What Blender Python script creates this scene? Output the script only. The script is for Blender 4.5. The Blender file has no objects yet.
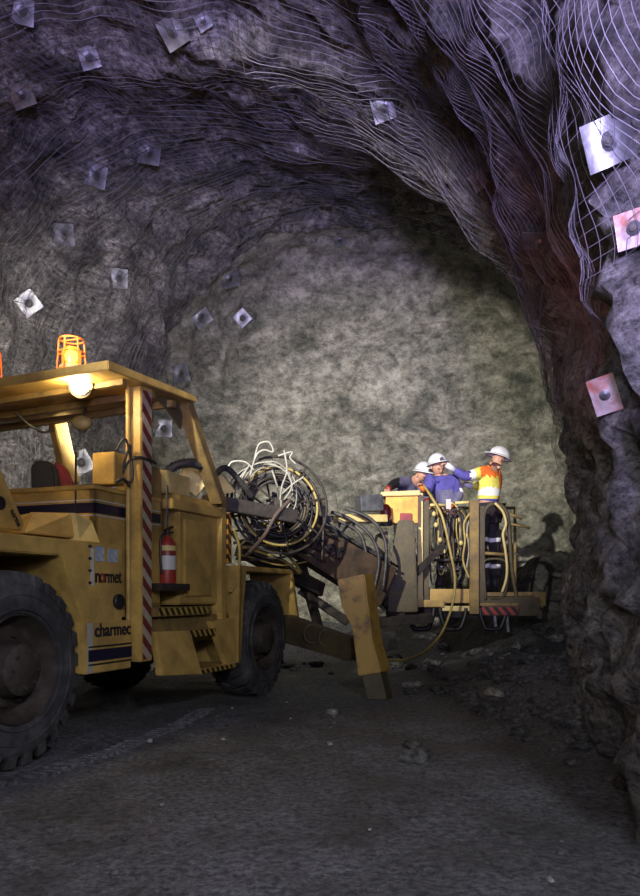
import bpy, bmesh, math, random
from mathutils import Vector, Matrix, noise
from mathutils.bvhtree import BVHTree
random.seed(7)
PI = math.pi
SC = bpy.context.scene
COL = SC.collection

# ------------------------------------------------------------------ camera
F, HOR, CH = 750.0, 595.0, 1.01
cam = bpy.data.cameras.new('camera'); camo = bpy.data.objects.new('camera', cam); COL.objects.link(camo)
camo.location = (0, 0, CH); camo.rotation_euler = (PI/2, 0, 0)
cam.sensor_fit = 'VERTICAL'; cam.sensor_height = 36; cam.lens = F*36/896
cam.shift_y = (HOR-448)/896; cam.clip_start = .05; cam.clip_end = 100
SC.camera = camo

# ------------------------------------------------------------------ world, lights, exposure
w = bpy.data.worlds.new('world'); SC.world = w; w.use_nodes = True
w.node_tree.nodes['Background'].inputs[0].default_value = (.10, .10, .14, 1)
w.node_tree.nodes['Background'].inputs[1].default_value = .35
SC.view_settings.view_transform = 'Standard'; SC.view_settings.look = 'None'
SC.view_settings.gamma = 1; SC.view_settings.use_curve_mapping = False
SC.view_settings.exposure = 0.0

def aim(o, tgt):
    o.rotation_euler = (Vector(tgt)-o.location).to_track_quat('-Z', 'Y').to_euler()
def spot(name, loc, tgt, power, col, angle, blend=.5, r=.06):
    l = bpy.data.lights.new(name, 'SPOT'); l.energy = power; l.color = col; l.spot_size = math.radians(angle)
    l.spot_blend = blend; l.shadow_soft_size = r
    o = bpy.data.objects.new(name, l); COL.objects.link(o); o.location = loc; aim(o, tgt); return o
def area(name, loc, tgt, power, col, sx, sy):
    l = bpy.data.lights.new(name, 'AREA'); l.shape = 'RECTANGLE'; l.energy = power; l.color = col; l.size = sx; l.size_y = sy
    o = bpy.data.objects.new(name, l); COL.objects.link(o); o.location = loc; aim(o, tgt); return o
def point(name, loc, power, col, r=.05):
    l = bpy.data.lights.new(name, 'POINT'); l.energy = power; l.color = col; l.shadow_soft_size = r
    o = bpy.data.objects.new(name, l); COL.objects.link(o); o.location = loc; return o
# floodlight standing high on the left behind the photographer: lights the face, the basket and the workers
spot('face_floodlight', (-2.3, .9, 4.3), (.95, 12, 3.0), 6800, (1, .96, .84), 40, .9, .07)
# headlights of the vehicle behind the photographer, bluish, thrown up at the roof; the fills after it are added
spot('headlight_roof', (.3, -1.6, 1.6), (1.9, 4.5, 6.0), 5400, (.58, .50, 1.0), 88, 1.0, .3)
area('camera_side_fill', (-.6, -2.4, 2.4), (-.6, 6, 1.6), 82, (.92, .92, 1.0), 2.2, 1.0)  # soft fill added behind the camera to brighten the machine's side
spot('ground_fill', (1.3, -1.2, 2.9), (.3, 3.6, 0), 560, (.90, .92, 1.0), 66, 1.0, .2)  # added downlight that brightens the foreground mud
spot('right_wall_fill', (-.6, -1.5, 1.5), (2.0, 5.2, 1.7), 420, (.86, .84, 1.0), 34, 1.0, .2)  # added spot to lift the lower right wall
spot('tail_lamp_glow', (.1, 2.6, 1.2), (1.62, 4.9, 3.05), 60, (1, .16, .14), 38, .9, .1)

# ------------------------------------------------------------------ materials
def srgb(*c): return tuple(((v/255+.055)/1.055)**2.4 if v > 10 else v/255/12.92 for v in c)+(1,)
def nt(name):
    m = bpy.data.materials.new(name); m.use_nodes = True
    return m, m.node_tree, m.node_tree.nodes['Principled BSDF']
def mat(name, c1, c2=None, rough=.6, metal=0, scale=6, mix=(.4, .65), bump=.15, bscale=30, spec=.5):
    m, t, b = nt(name); N = t.nodes; L = t.links
    tc = N.new('ShaderNodeTexCoord')
    no = N.new('ShaderNodeTexNoise'); no.inputs['Scale'].default_value = scale; no.inputs['Detail'].default_value = 6
    no.inputs['Roughness'].default_value = .65
    L.new(tc.outputs['Object'], no.inputs['Vector'])
    r = N.new('ShaderNodeValToRGB'); r.color_ramp.elements[0].position = mix[0]; r.color_ramp.elements[1].position = mix[1]
    r.color_ramp.elements[0].color = c1; r.color_ramp.elements[1].color = c2 or c1
    L.new(no.outputs['Fac'], r.inputs['Fac']); L.new(r.outputs['Color'], b.inputs['Base Color'])
    b.inputs['Roughness'].default_value = rough; b.inputs['Metallic'].default_value = metal
    b.inputs['Specular IOR Level'].default_value = spec
    if bump:
        n2 = N.new('ShaderNodeTexNoise'); n2.inputs['Scale'].default_value = bscale; n2.inputs['Detail'].default_value = 4
        L.new(tc.outputs['Object'], n2.inputs['Vector'])
        bu = N.new('ShaderNodeBump'); bu.inputs['Strength'].default_value = bump; bu.inputs['Distance'].default_value = .02
        L.new(n2.outputs['Fac'], bu.inputs['Height']); L.new(bu.outputs['Normal'], b.inputs['Normal'])
    return m
def emis(name, c, s):
    m, t, b = nt(name); b.inputs['Base Color'].default_value = c; b.inputs['Emission Color'].default_value = c
    b.inputs['Emission Strength'].default_value = s; return m
def stripes(name, ca, cb, vec, per, duty=.5):
    """diagonal hazard tape: bands across the object-space direction vec"""
    m, t, b = nt(name); N = t.nodes; L = t.links
    tc = N.new('ShaderNodeTexCoord')
    d = N.new('ShaderNodeVectorMath'); d.operation = 'DOT_PRODUCT'; d.inputs[1].default_value = Vector(vec)/per
    L.new(tc.outputs['Object'], d.inputs[0])
    fr = N.new('ShaderNodeMath'); fr.operation = 'FRACT'; L.new(d.outputs['Value'], fr.inputs[0])
    g = N.new('ShaderNodeMath'); g.operation = 'GREATER_THAN'; g.inputs[1].default_value = duty; L.new(fr.outputs[0], g.inputs[0])
    mx = N.new('ShaderNodeMix'); mx.data_type = 'RGBA'; mx.inputs['A'].default_value = ca; mx.inputs['B'].default_value = cb
    L.new(g.outputs[0], mx.inputs['Factor'])
    no = N.new('ShaderNodeTexNoise'); no.inputs['Scale'].default_value = 25; L.new(tc.outputs['Object'], no.inputs['Vector'])
    m2 = N.new('ShaderNodeMix'); m2.data_type = 'RGBA'; m2.blend_type = 'MULTIPLY'; m2.inputs['Factor'].default_value = .6
    L.new(mx.outputs['Result'], m2.inputs['A']); L.new(no.outputs['Color'], m2.inputs['B'])
    L.new(m2.outputs['Result'], b.inputs['Base Color']); b.inputs['Roughness'].default_value = .5
    return m
def rockmat(name, ca, cb, cc, scale=1.6, bump=.9, fine=15, con=(.10, 2.2)):
    m, t, b = nt(name); N = t.nodes; L = t.links
    tc = N.new('ShaderNodeTexCoord')
    mp = N.new('ShaderNodeMapping'); mp.inputs['Rotation'].default_value = (.35, .5, .2); mp.inputs['Scale'].default_value = (1, 1, 1.4)
    L.new(tc.outputs['Object'], mp.inputs['Vector'])
    n1 = N.new('ShaderNodeTexNoise'); n1.inputs['Scale'].default_value = scale; n1.inputs['Detail'].default_value = 12; n1.inputs['Roughness'].default_value = .72
    n1.inputs['Distortion'].default_value = 1.1
    L.new(mp.outputs[0], n1.inputs['Vector'])
    r = N.new('ShaderNodeValToRGB'); e = r.color_ramp.elements
    e[0].position = .36; e[0].color = ca; e[1].position = .66; e[1].color = cc
    q = e.new(.5); q.color = cb
    L.new(n1.outputs['Fac'], r.inputs['Fac'])
    v = N.new('ShaderNodeTexNoise'); v.inputs['Scale'].default_value = fine; v.inputs['Detail'].default_value = 12; v.inputs['Roughness'].default_value = .85
    L.new(mp.outputs[0], v.inputs['Vector'])
    rv = N.new('ShaderNodeValToRGB'); rv.color_ramp.elements[0].position = .40; rv.color_ramp.elements[0].color = (con[0],)*3+(1,)
    rv.color_ramp.elements[1].position = .62; rv.color_ramp.elements[1].color = (con[1],)*3+(1,)
    L.new(v.outputs['Fac'], rv.inputs['Fac'])
    mx = N.new('ShaderNodeMix'); mx.data_type = 'RGBA'; mx.blend_type = 'MULTIPLY'; mx.inputs['Factor'].default_value = 1
    L.new(r.outputs['Color'], mx.inputs['A']); L.new(rv.outputs['Color'], mx.inputs['B'])
    L.new(mx.outputs['Result'], b.inputs['Base Color'])
    b.inputs['Roughness'].default_value = .72; b.inputs['Specular IOR Level'].default_value = .35
    vo = N.new('ShaderNodeTexVoronoi'); vo.feature = 'DISTANCE_TO_EDGE'; vo.inputs['Scale'].default_value = 5
    n3 = N.new('ShaderNodeMix'); n3.data_type = 'RGBA'; n3.inputs['Factor'].default_value = .25
    L.new(mp.outputs[0], n3.inputs['A']); L.new(n1.outputs['Color'], n3.inputs['B'])
    L.new(n3.outputs['Result'], vo.inputs['Vector'])
    b1 = N.new('ShaderNodeBump'); b1.inputs['Strength'].default_value = bump; b1.inputs['Distance'].default_value = .05
    L.new(v.outputs['Fac'], b1.inputs['Height'])
    b2 = N.new('ShaderNodeBump'); b2.inputs['Strength'].default_value = bump*.5; b2.inputs['Distance'].default_value = .05
    L.new(vo.outputs['Distance'], b2.inputs['Height']); L.new(b1.outputs['Normal'], b2.inputs['Normal'])
    L.new(b2.outputs['Normal'], b.inputs['Normal'])
    return m
M = dict(
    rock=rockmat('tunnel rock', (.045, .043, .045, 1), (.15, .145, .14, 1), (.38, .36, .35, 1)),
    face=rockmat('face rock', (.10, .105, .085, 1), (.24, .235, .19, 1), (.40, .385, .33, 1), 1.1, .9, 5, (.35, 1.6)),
    chunk=rockmat('broken rock', (.035, .035, .037, 1), (.10, .10, .10, 1), (.22, .21, .20, 1), 3, .7),
    pale=rockmat('pale broken rock', (.16, .155, .15, 1), (.30, .29, .27, 1), (.45, .44, .42, 1), 3, .6),
    yellow=mat('yellow paint', (.53, .35, .095, 1), (.18, .115, .04, 1), .45, 0, 3.2, (.40, .74), .12, 60),
    cream=mat('pale yellow paint', (.66, .54, .22, 1), (.45, .33, .12, 1), .5, 0, 5, (.45, .75), .1),
    dirty_shaded=mat('dirty yellow paint', (.30, .20, .06, 1), (.10, .07, .035, 1), .6, 0, 5, (.38, .7), .2),  # dirt; on the basket posts it stands in for shade
    olive=mat('grimy and shaded olive paint', (.095, .075, .035, 1), (.05, .04, .025, 1), .6, 0, 6, (.38, .7), .2),  # grime; on the basket gate its dark tone replaces shade
    worn=mat('worn yellow paint', (.46, .28, .055, 1), (.10, .055, .03, 1), .55, 0, 4, (.5, .68), .25),
    dark=mat('dark steel', (.03, .028, .027, 1), (.075, .06, .05, 1), .55, .4, 8),
    black=mat('black paint', (.012, .011, .013, 1), None, .5, 0, 5, bump=0),
    rubber=mat('muddy rubber', (.028, .028, .030, 1), (.10, .098, .10, 1), .85, 0, 5, (.42, .68), .4, 25),
    rim=mat('muddy rim', (.035, .026, .022, 1), (.075, .06, .05, 1), .7, .2, 9),
    hose=mat('black hose', (.022, .021, .022, 1), (.07, .065, .06, 1), .5, 0, 9, bump=.1),
    whose=mat('white hose', (.30, .29, .25, 1), (.17, .165, .14, 1), .5, 0, 9, bump=0),
    yhose=mat('yellow hose', (.42, .33, .10, 1), (.28, .20, .06, 1), .5, 0, 9, bump=0),
    steel=mat('galvanised steel', (.26, .27, .29, 1), (.13, .13, .145, 1), .45, .75, 9, (.4, .65), .1),
    wire=mat('mesh wire', (.14, .13, .15, 1), (.035, .03, .035, 1), .65, .2, 1.5, bump=0),
    rust=mat('rusty plate', (.24, .08, .055, 1), (.30, .25, .25, 1), .5, .3, 9, (.38, .6), .2),
    white=mat('white decal', (.5, .5, .48, 1), None, .5, bump=0),
    blue=mat('grey blue decal', (.25, .32, .42, 1), (.5, .5, .5, 1), .5, scale=30, bump=0),
    red=mat('red paint', (.30, .03, .02, 1), (.14, .02, .015, 1), .4, bump=0),
    seat=mat('red seat cloth', (.30, .03, .035, 1), (.18, .03, .03, 1), .8),
    navy=mat('dark navy stripe', (.012, .010, .028, 1), None, .4, bump=0),
    glass=mat('amber lens', (1, .35, .02, 1), None, .2, bump=0),
    purple=mat('purple blue work cloth', (.10, .085, .36, 1), (.055, .05, .20, 1), .85, 0, 8, bump=.3),
    greyblue=mat('grey blue cloth', (.16, .16, .24, 1), (.09, .08, .17, 1), .85, 0, 8, bump=.3),
    hiyel=mat('hi-vis yellow', (.80, .72, .12, 1), (.62, .58, .10, 1), .8, 0, 12, bump=.3),
    orange=mat('hi-vis orange', (.90, .20, .02, 1), (.65, .12, .02, 1), .8, 0, 12, bump=.3),
    tape=mat('reflective tape', (.85, .85, .82, 1), None, .3, bump=0),
    trouser=mat('dark trousers', (.016, .015, .02, 1), (.05, .03, .03, 1), .85, 0, 8, bump=.3),
    skin=mat('skin', (.50, .27, .18, 1), None, .55, bump=0),
    helmet=mat('white helmet', (.72, .72, .76, 1), (.6, .6, .64, 1), .35, bump=0),
    boot=mat('black boot', (.02, .02, .02, 1), None, .6),
    lamp=emis('work lamp glow', (1, .83, .5, 1), 60),
    beacon=emis('amber bulb', (1, .52, .10, 1), 22),
    amber=None,
)
m, t, b = nt('amber lens'); M['amber'] = m
b.inputs['Base Color'].default_value = (1, .30, .03, 1); b.inputs['Roughness'].default_value = .15
b.inputs['Transmission Weight'].default_value = .75; b.inputs['Emission Color'].default_value = (1, .22, .02, 1); b.inputs['Emission Strength'].default_value = 1.2

# ------------------------------------------------------------------ mesh helpers (everything is laid out in metres, world axes)
UD = Vector((.347, .938, 0)).normalized(); UN = Vector((UD.y, -UD.x, 0)); UZ = Vector((0, 0, 1))
P0 = Vector((-1.74, 4.36, 0))
def V(u, w, z): return P0 + UD*u + UN*w + UZ*z      # machine frame: u along it, w outwards on the near side
def at(px, py, Y): return Vector(((px-320)/F*Y, Y, CH+(HOR-py)/F*Y))
class MB:
    def __init__(s): s.v = []; s.f = []; s.m = []
    def add(s, vs, fs, mi=0):
        k = len(s.v); s.v += [Vector(p) for p in vs]; s.f += [tuple(i+k for i in f) for f in fs]; s.m += [mi]*len(fs); return s
    def hexa(s, c, mi=0):
        return s.add(c, [(0, 3, 2, 1), (4, 5, 6, 7), (0, 1, 5, 4), (1, 2, 6, 5), (2, 3, 7, 6), (3, 0, 4, 7)], mi)
    def vbox(s, u0, u1, w0, w1, z0, z1, mi=0, fr=V):
        return s.hexa([fr(u0, w0, z0), fr(u1, w0, z0), fr(u1, w1, z0), fr(u0, w1, z0), fr(u0, w0, z1), fr(u1, w0, z1), fr(u1, w1, z1), fr(u0, w1, z1)], mi)
    def beam(s, a, b, wd, ht, up=UZ, wd2=None, ht2=None, mi=0):
        a = Vector(a); b = Vector(b); d = (b-a).normalized(); x = d.cross(Vector(up)).normalized(); y = x.cross(d)
        wd2 = wd2 or wd; ht2 = ht2 or ht
        r = []
        for p, ww, hh in ((a, wd, ht), (b, wd2, ht2)):
            for sx, sy in ((-1, -1), (1, -1), (1, 1), (-1, 1)): r.append(p+x*sx*ww/2+y*sy*hh/2)
        return s.hexa(r, mi)
    def prism(s, poly, f0, f1, mi=0):
        n = len(poly); vs = [f0(*p) for p in poly]+[f1(*p) for p in poly]
        return s.add(vs, [tuple(range(n))[::-1], tuple(range(n, 2*n))]+[(i, (i+1) % n, n+(i+1) % n, n+i) for i in range(n)], mi)
    def vprism(s, poly, w0, w1, mi=0): return s.prism(poly, lambda u, z: V(u, w0, z), lambda u, z: V(u, w1, z), mi)
    def ring(s, pts, r, n=8, closed=False, mi=0):
        pts = [Vector(p) for p in pts]; N = len(pts); k = len(s.v); prev = None
        rr = r if isinstance(r, (list, tuple)) else [r]*N
        for i, p in enumerate(pts):
            if closed: d = pts[(i+1) % N]-pts[i-1]
            else: d = pts[min(i+1, N-1)]-pts[max(i-1, 0)]
            d = d.normalized() if d.length > 1e-9 else UZ
            if prev is None:
                a = d.orthogonal().normalized()
            else: a = (prev-d*prev.dot(d)); a = a.normalized() if a.length > 1e-6 else d.orthogonal().normalized()
            prev = a; b = d.cross(a)
            for j in range(n): s.v.append(p+(a*math.cos(2*PI*j/n)+b*math.sin(2*PI*j/n))*rr[i])
        for i in range(N if closed else N-1):
            i2 = (i+1) % N
            for j in range(n):
                s.f.append((k+i*n+j, k+i*n+(j+1) % n, k+i2*n+(j+1) % n, k+i2*n+j)); s.m.append(mi)
        if not closed:
            s.f.append(tuple(k+j for j in range(n))[::-1]); s.f.append(tuple(k+(N-1)*n+j for j in range(n))); s.m += [mi, mi]
        return s
    def tube(s, pts, r, n=8, closed=False, sub=6, mi=0):
        return s.ring(spline(pts, sub, closed), r, n, closed, mi)
    def lathe(s, prof, o, axis, n=40, mi=0):
        axis = Vector(axis).normalized(); a = axis.orthogonal().normalized(); b = axis.cross(a); k = len(s.v); P = len(prof)
        for j in range(n):
            c, q = math.cos(2*PI*j/n), math.sin(2*PI*j/n)
            for r, h in prof: s.v.append(Vector(o)+axis*h+(a*c+b*q)*r)
        for j in range(n):
            j2 = (j+1) % n
            for i in range(P-1):
                s.f.append((k+j*P+i, k+j2*P+i, k+j2*P+i+1, k+j*P+i+1)); s.m.append(mi)
        return s
    def cyl(s, a, b, r, n=16, mi=0): return s.ring([a, b], r, n, False, mi)
    def ell(s, c, rx, ry, rz, n=14, mi=0):
        c = Vector(c); k = len(s.v); R = n//2
        for i in range(R+1):
            t = PI*i/R
            for j in range(n):
                p = 2*PI*j/n; s.v.append(c+Vector((rx*math.sin(t)*math.cos(p), ry*math.sin(t)*math.sin(p), rz*math.cos(t))))
        for i in range(R):
            for j in range(n): s.f.append((k+i*n+j, k+(i+1)*n+j, k+(i+1)*n+(j+1) % n, k+i*n+(j+1) % n)); s.m.append(mi)
        return s
def spline(pts, sub=6, closed=False):
    P = [Vector(p) for p in pts]; n = len(P)
    if n < 3 and not closed: return P
    out = []
    for i in range(n if closed else n-1):
        p0 = P[i-1] if (closed or i > 0) else P[i]; p1 = P[i]; p2 = P[(i+1) % n]
        p3 = P[(i+2) % n] if (closed or i+2 < n) else p2
        for k in range(sub):
            t = k/sub
            out.append(.5*((2*p1)+(p2-p0)*t+(2*p0-5*p1+4*p2-p3)*t*t+(3*p1-p0-3*p2+p3)*t**3))
    if not closed: out.append(P[-1])
    return out
WL = {}
def worldloc(o): return WL.get(o.name, Vector((0, 0, 0)))
def obj(name, mb, mats, parent=None, smooth=False, bevel=0, clean=True):
    vs = mb.v
    lo = Vector([min(v[i] for v in vs) for i in range(3)]); hi = Vector([max(v[i] for v in vs) for i in range(3)])
    c = (lo+hi)/2
    if parent is None: c.z = lo.z
    me = bpy.data.meshes.new(name); me.from_pydata([v-c for v in vs], [], mb.f)
    if not isinstance(mats, (list, tuple)): mats = [mats]
    for x in mats: me.materials.append(M[x] if isinstance(x, str) else x)
    me.polygons.foreach_set('material_index', mb.m)
    bm = bmesh.new(); bm.from_mesh(me)
    if clean:
        bmesh.ops.remove_doubles(bm, verts=bm.verts, dist=1e-5)
        bmesh.ops.recalc_face_normals(bm, faces=bm.faces)
    if bevel:
        es = [e for e in bm.edges if len(e.link_faces) == 2 and e.calc_face_angle(0) > .5]
        try: bmesh.ops.bevel(bm, geom=es, offset=bevel, segments=2, affect='EDGES', clamp_overlap=True)
        except Exception: pass
    for f in bm.faces: f.smooth = bool(smooth)
    bm.to_mesh(me); bm.free()
    if smooth == 'auto':
        me.set_sharp_from_angle(angle=math.radians(40))
    o = bpy.data.objects.new(name, me); COL.objects.link(o)
    o.location = c-(worldloc(parent) if parent else Vector((0, 0, 0))); o.parent = parent; WL[o.name] = c
    return o
def tag(o, label=None, cat=None, group=None, kind=None):
    if label: o['label'] = label
    if cat: o['category'] = cat
    if group: o['group'] = group
    if kind: o['kind'] = kind
    return o
def thing(name, loc, label, cat, group=None):
    o = bpy.data.objects.new(name, None); COL.objects.link(o); o.location = loc; o.empty_display_size = .1
    WL[o.name] = Vector(loc); return tag(o, label, cat, group)
def text_mb(txt, size, origin, xdir, ydir, depth=.004, bold=.0, squeeze=1.0):
    c = bpy.data.curves.new('t', 'FONT'); c.body = txt; c.size = size; c.extrude = depth; c.offset = bold; c.space_character = 1.02
    o = bpy.data.objects.new('t', c); COL.objects.link(o); bpy.context.view_layer.update()
    me = bpy.data.meshes.new_from_object(o.evaluated_get(bpy.context.evaluated_depsgraph_get()))
    x = Vector(xdir).normalized(); y = Vector(ydir).normalized(); z = x.cross(y); og = Vector(origin)
    mb = MB(); mb.add([og+x*v.co.x*squeeze+y*v.co.y+z*v.co.z for v in me.vertices], [tuple(p.vertices) for p in me.polygons])
    bpy.data.objects.remove(o); bpy.data.curves.remove(c); bpy.data.meshes.remove(me)
    return mb

# ------------------------------------------------------------------ the tunnel
def interp(tab, y):
    if y <= tab[0][0]: return tab[0][1]
    for (a, va), (b, vb) in zip(tab, tab[1:]):
        if y <= b:
            t = (y-a)/(b-a); return va+(vb-va)*t
    return tab[-1][1]
RT = [(-3, 1.9), (2, 1.55), (3, 1.55), (4, 1.75), (5.2, 2.03), (6, 2.30), (6.6, 2.52), (7.1, 2.8), (7.9, 3.6), (9, 4.2), (12, 4.7)]
LT = [(-3, 4.9), (6, 4.8), (9, 4.1), (12, 3.3)]
HT = [(-3, 5.6), (6.4, 5.5), (8, 5.95), (10, 6.5), (12, 7.0)]
HL = [(-3, 5.7), (5, 5.7), (12, 7.0)]
YF = 12.0; YD = 2.3
NX = 2.5
def prof(th, y, lowfreq=False):
    """a point of the rock surface; th 0..pi from the right foot over the roof to the left foot, <0 or >pi below the floor"""
    yy = y; s = 1.0
    if y > YF:
        t = min((y-YF)/YD, 1.0); s = (1-t**3.2)**.5
    R = interp(RT, min(y, YF)); Lf = interp(LT, min(y, YF))
    k_ = min(max((th-1.35)/.7, 0), 1); k_ = k_*k_*(3-2*k_)
    H = interp(HT, min(y, YF))*(1-k_)+interp(HL, min(y, YF))*k_
    cx = (R-Lf)/2; hw = (R+Lf)/2
    tt = min(max(th, 0), PI); c, q = math.cos(tt), math.sin(tt)
    r = 1/((abs(c)**NX+abs(q)**NX)**(1/NX))
    x = cx*(1 if y < YF else 1)+hw*r*c*s; z = H*r*q*s
    nrm = Vector((c/hw, 0, q/H)).normalized()
    if y > YF: nrm = (nrm*s+Vector((0, 1, 0))*(1-s)*1.4).normalized()
    if th < 0: z += th*1.6
    if th > PI: z -= (th-PI)*1.6
    p = Vector((x, yy, z))
    amp = 1.0 if y < YF else .75
    if x > 0 and z < 3.2 and y < 7.2: amp = 1.25
    d = .20*noise.noise(p*.55+Vector((3, 1, 7)))+.13*noise.noise(p*1.25)
    if 1:
        f = noise.noise(Vector((p.x*1.7, p.y*1.7, p.z*2.3)), noise_basis='VORONOI_F2F1')
        d += .13*(min(f, .5)-.2) + .07*noise.noise(p*3.3)
        if lowfreq: d -= .075
        else: d += .045*noise.noise(p*7.5)+.028*noise.noise(p*17)
    return p+nrm*d*amp
def grid_obj(name, ths, ys, mt):
    mb = MB(); n = len(ths)
    for y in ys:
        for th in ths: mb.v.append(prof(th, y))
    for i in range(len(ys)-1):
        for j in range(n-1):
            mb.f.append((i*n+j, i*n+j+1, (i+1)*n+j+1, (i+1)*n+j)); mb.m.append(0)
    o = obj(name, mb, mt, smooth=True, clean=False); return tag(o, kind='structure'), mb
def frange(a, b, st):
    n = max(1, round((b-a)/st)); return [a+(b-a)*i/n for i in range(n+1)]
YS = frange(-3, 2, .2)[:-1]+frange(2, YF, .07)
DT = .0135
TA, TB = .72, 2.42
_, m1 = grid_obj('wall_right', frange(-.6, TA, DT), YS, 'rock')
_, m2 = grid_obj('ceiling', frange(TA, TB, DT), YS, 'rock')
_, m3 = grid_obj('wall_left', frange(TB, PI+.6, DT), YS, 'rock')
YB = [YF+YD*(1-(1-t)**1.0) for t in frange(0, 1, .022)]
YB = [YF+YD*math.sin(t*PI/2)**.8 for t in frange(0, 1, .016)]
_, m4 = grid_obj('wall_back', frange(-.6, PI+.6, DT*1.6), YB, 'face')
allv = []; allf = []
for mm in (m1, m2, m3, m4):
    k = len(allv); allv += mm.v; allf += [tuple(i+k for i in f) for f in mm.f]
BV = BVHTree.FromPolygons(allv, allf)
def hit(px, py):
    d = Vector(((px-320)/F, 1, (HOR-py)/F)).normalized()
    p, n, i, l = BV.ray_cast(Vector((0, 0, CH)), d)
    if n.dot(d) > 0: n = -n
    return p, n

# floor: tracked mud with a muck heap along the right wall
def heap(x, y):
    g = math.exp(-((x-2.35)/.75)**2-((y-7.3)/1.5)**2)*.42
    g += math.exp(-((x-2.1)/.5)**2-((y-5.2)/1.3)**2)*.22
    g += math.exp(-((x-3.8)/1.5)**2-((y-10.5)/1.6)**2)*.7
    g += .35*max(0, y-11.6)**1.2*.5
    return g
def fz(x, y, det=True):
    h = heap(x, y)
    p = Vector((x, y, 0))
    a = .05*noise.noise(p*.6)
    if y < 8.5 and abs(x) < 4: a *= .5
    if det:
        rough = 1+3.2*min(1, h*4)
        a += rough*(.016*noise.noise(p*3)+.010*noise.noise(p*8)+.007*noise.noise(p*19))
        pud = math.exp(-((x+.85)/.85)**4-((y-3.95)/.33)**4)
        a = a*(1-.8*pud)-.022*pud
    return h+a-.01
xs = frange(-6, 6, .05); ys = frange(.6, 14.6, .05); n = len(xs)
mb = MB()
for y in ys:
    for x in xs: mb.v.append(Vector((x, y, fz(x, y))))
for i in range(len(ys)-1):
    for j in range(n-1): mb.f.append((i*n+j, i*n+j+1, (i+1)*n+j+1, (i+1)*n+j)); mb.m.append(0)
m, t, b = nt('wet tunnel mud'); N = t.nodes; L = t.links
tc = N.new('ShaderNodeTexCoord')
n1 = N.new('ShaderNodeTexNoise'); n1.inputs['Scale'].default_value = 1.4; n1.inputs['Detail'].default_value = 10; n1.inputs['Roughness'].default_value = .7
L.new(tc.outputs['Object'], n1.inputs['Vector'])
r = N.new('ShaderNodeValToRGB'); e = r.color_ramp.elements
e[0].position = .35; e[0].color = (.075, .078, .085, 1); e[1].position = .68; e[1].color = (.19, .195, .215, 1)
L.new(n1.outputs['Fac'], r.inputs['Fac'])
n2 = N.new('ShaderNodeTexNoise'); n2.inputs['Scale'].default_value = 30; n2.inputs['Detail'].default_value = 6; n2.inputs['Roughness'].default_value = .8
L.new(tc.outputs['Object'], n2.inputs['Vector'])
r2 = N.new('ShaderNodeValToRGB'); r2.color_ramp.elements[0].position = .4; r2.color_ramp.elements[0].color = (.35, .35, .35, 1)
r2.color_ramp.elements[1].position = .68; r2.color_ramp.elements[1].color = (2.1, 2.08, 2.05, 1)
L.new(n2.outputs['Fac'], r2.inputs['Fac'])
mx = N.new('ShaderNodeMix'); mx.data_type = 'RGBA'; mx.blend_type = 'MULTIPLY'; mx.inputs['Factor'].default_value = 1
L.new(r.outputs['Color'], mx.inputs['A']); L.new(r2.outputs['Color'], mx.inputs['B']); L.new(mx.outputs['Result'], b.inputs['Base Color'])
rr = N.new('ShaderNodeMapRange'); rr.inputs['From Min'].default_value = .35; rr.inputs['From Max'].default_value = .6
rr.inputs['To Min'].default_value = .38; rr.inputs['To Max'].default_value = .85
L.new(n1.outputs['Fac'], rr.inputs['Value']); L.new(rr.outputs['Result'], b.inputs['Roughness'])
bu = N.new('ShaderNodeBump'); bu.inputs['Strength'].default_value = 1.0; bu.inputs['Distance'].default_value = .03
L.new(n2.outputs['Fac'], bu.inputs['Height']); L.new(bu.outputs['Normal'], b.inputs['Normal'])
floor = tag(obj('floor', mb, m, smooth=True, clean=False), kind='structure')

# muck bank added against the face, blackened in place of the basket's shadow
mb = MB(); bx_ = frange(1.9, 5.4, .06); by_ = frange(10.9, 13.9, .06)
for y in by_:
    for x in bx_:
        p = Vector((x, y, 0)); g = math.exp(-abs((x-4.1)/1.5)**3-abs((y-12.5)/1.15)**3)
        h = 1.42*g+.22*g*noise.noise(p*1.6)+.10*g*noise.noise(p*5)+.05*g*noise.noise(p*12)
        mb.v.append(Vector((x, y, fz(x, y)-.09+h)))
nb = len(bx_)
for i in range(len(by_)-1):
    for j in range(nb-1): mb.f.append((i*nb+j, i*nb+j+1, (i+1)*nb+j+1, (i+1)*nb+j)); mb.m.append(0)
tag(obj('floor_shadow_muck_bank', mb, rockmat('shadow black muck', (.012, .012, .012, 1), (.03, .03, .03, 1), (.06, .058, .055, 1), 3, .8), smooth=True, clean=False), kind='structure')

# tread prints pressed up in the mud beside the front wheel
mb = MB()
tp = spline([(-2.0, 3.95), (-1.62, 4.25), (-1.32, 4.9), (-1.12, 5.7), (-1.0, 6.6)], 9)
tp = [Vector((p[0], p[1], 0)) for p in spline([Vector((a.x, a.y, 0)) for a in [Vector((q[0], q[1], 0)) for q in [(-2.2, 3.75), (-1.68, 4.18), (-1.36, 4.85), (-1.14, 5.7), (-1.0, 6.6)]]], 11)]
for i, p in enumerate(tp[:-1]):
    d = (tp[i+1]-p).normalized(); s = Vector((d.y, -d.x, 0)); z = fz(p.x, p.y)
    a = p+Vector((0, 0, z)); mb.beam(a-s*.075-d*.03, a+s*.075+d*.03, .045, .045, UZ)
tag(obj('floor_tread_print', mb, m, bevel=.008), kind='structure')

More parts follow.
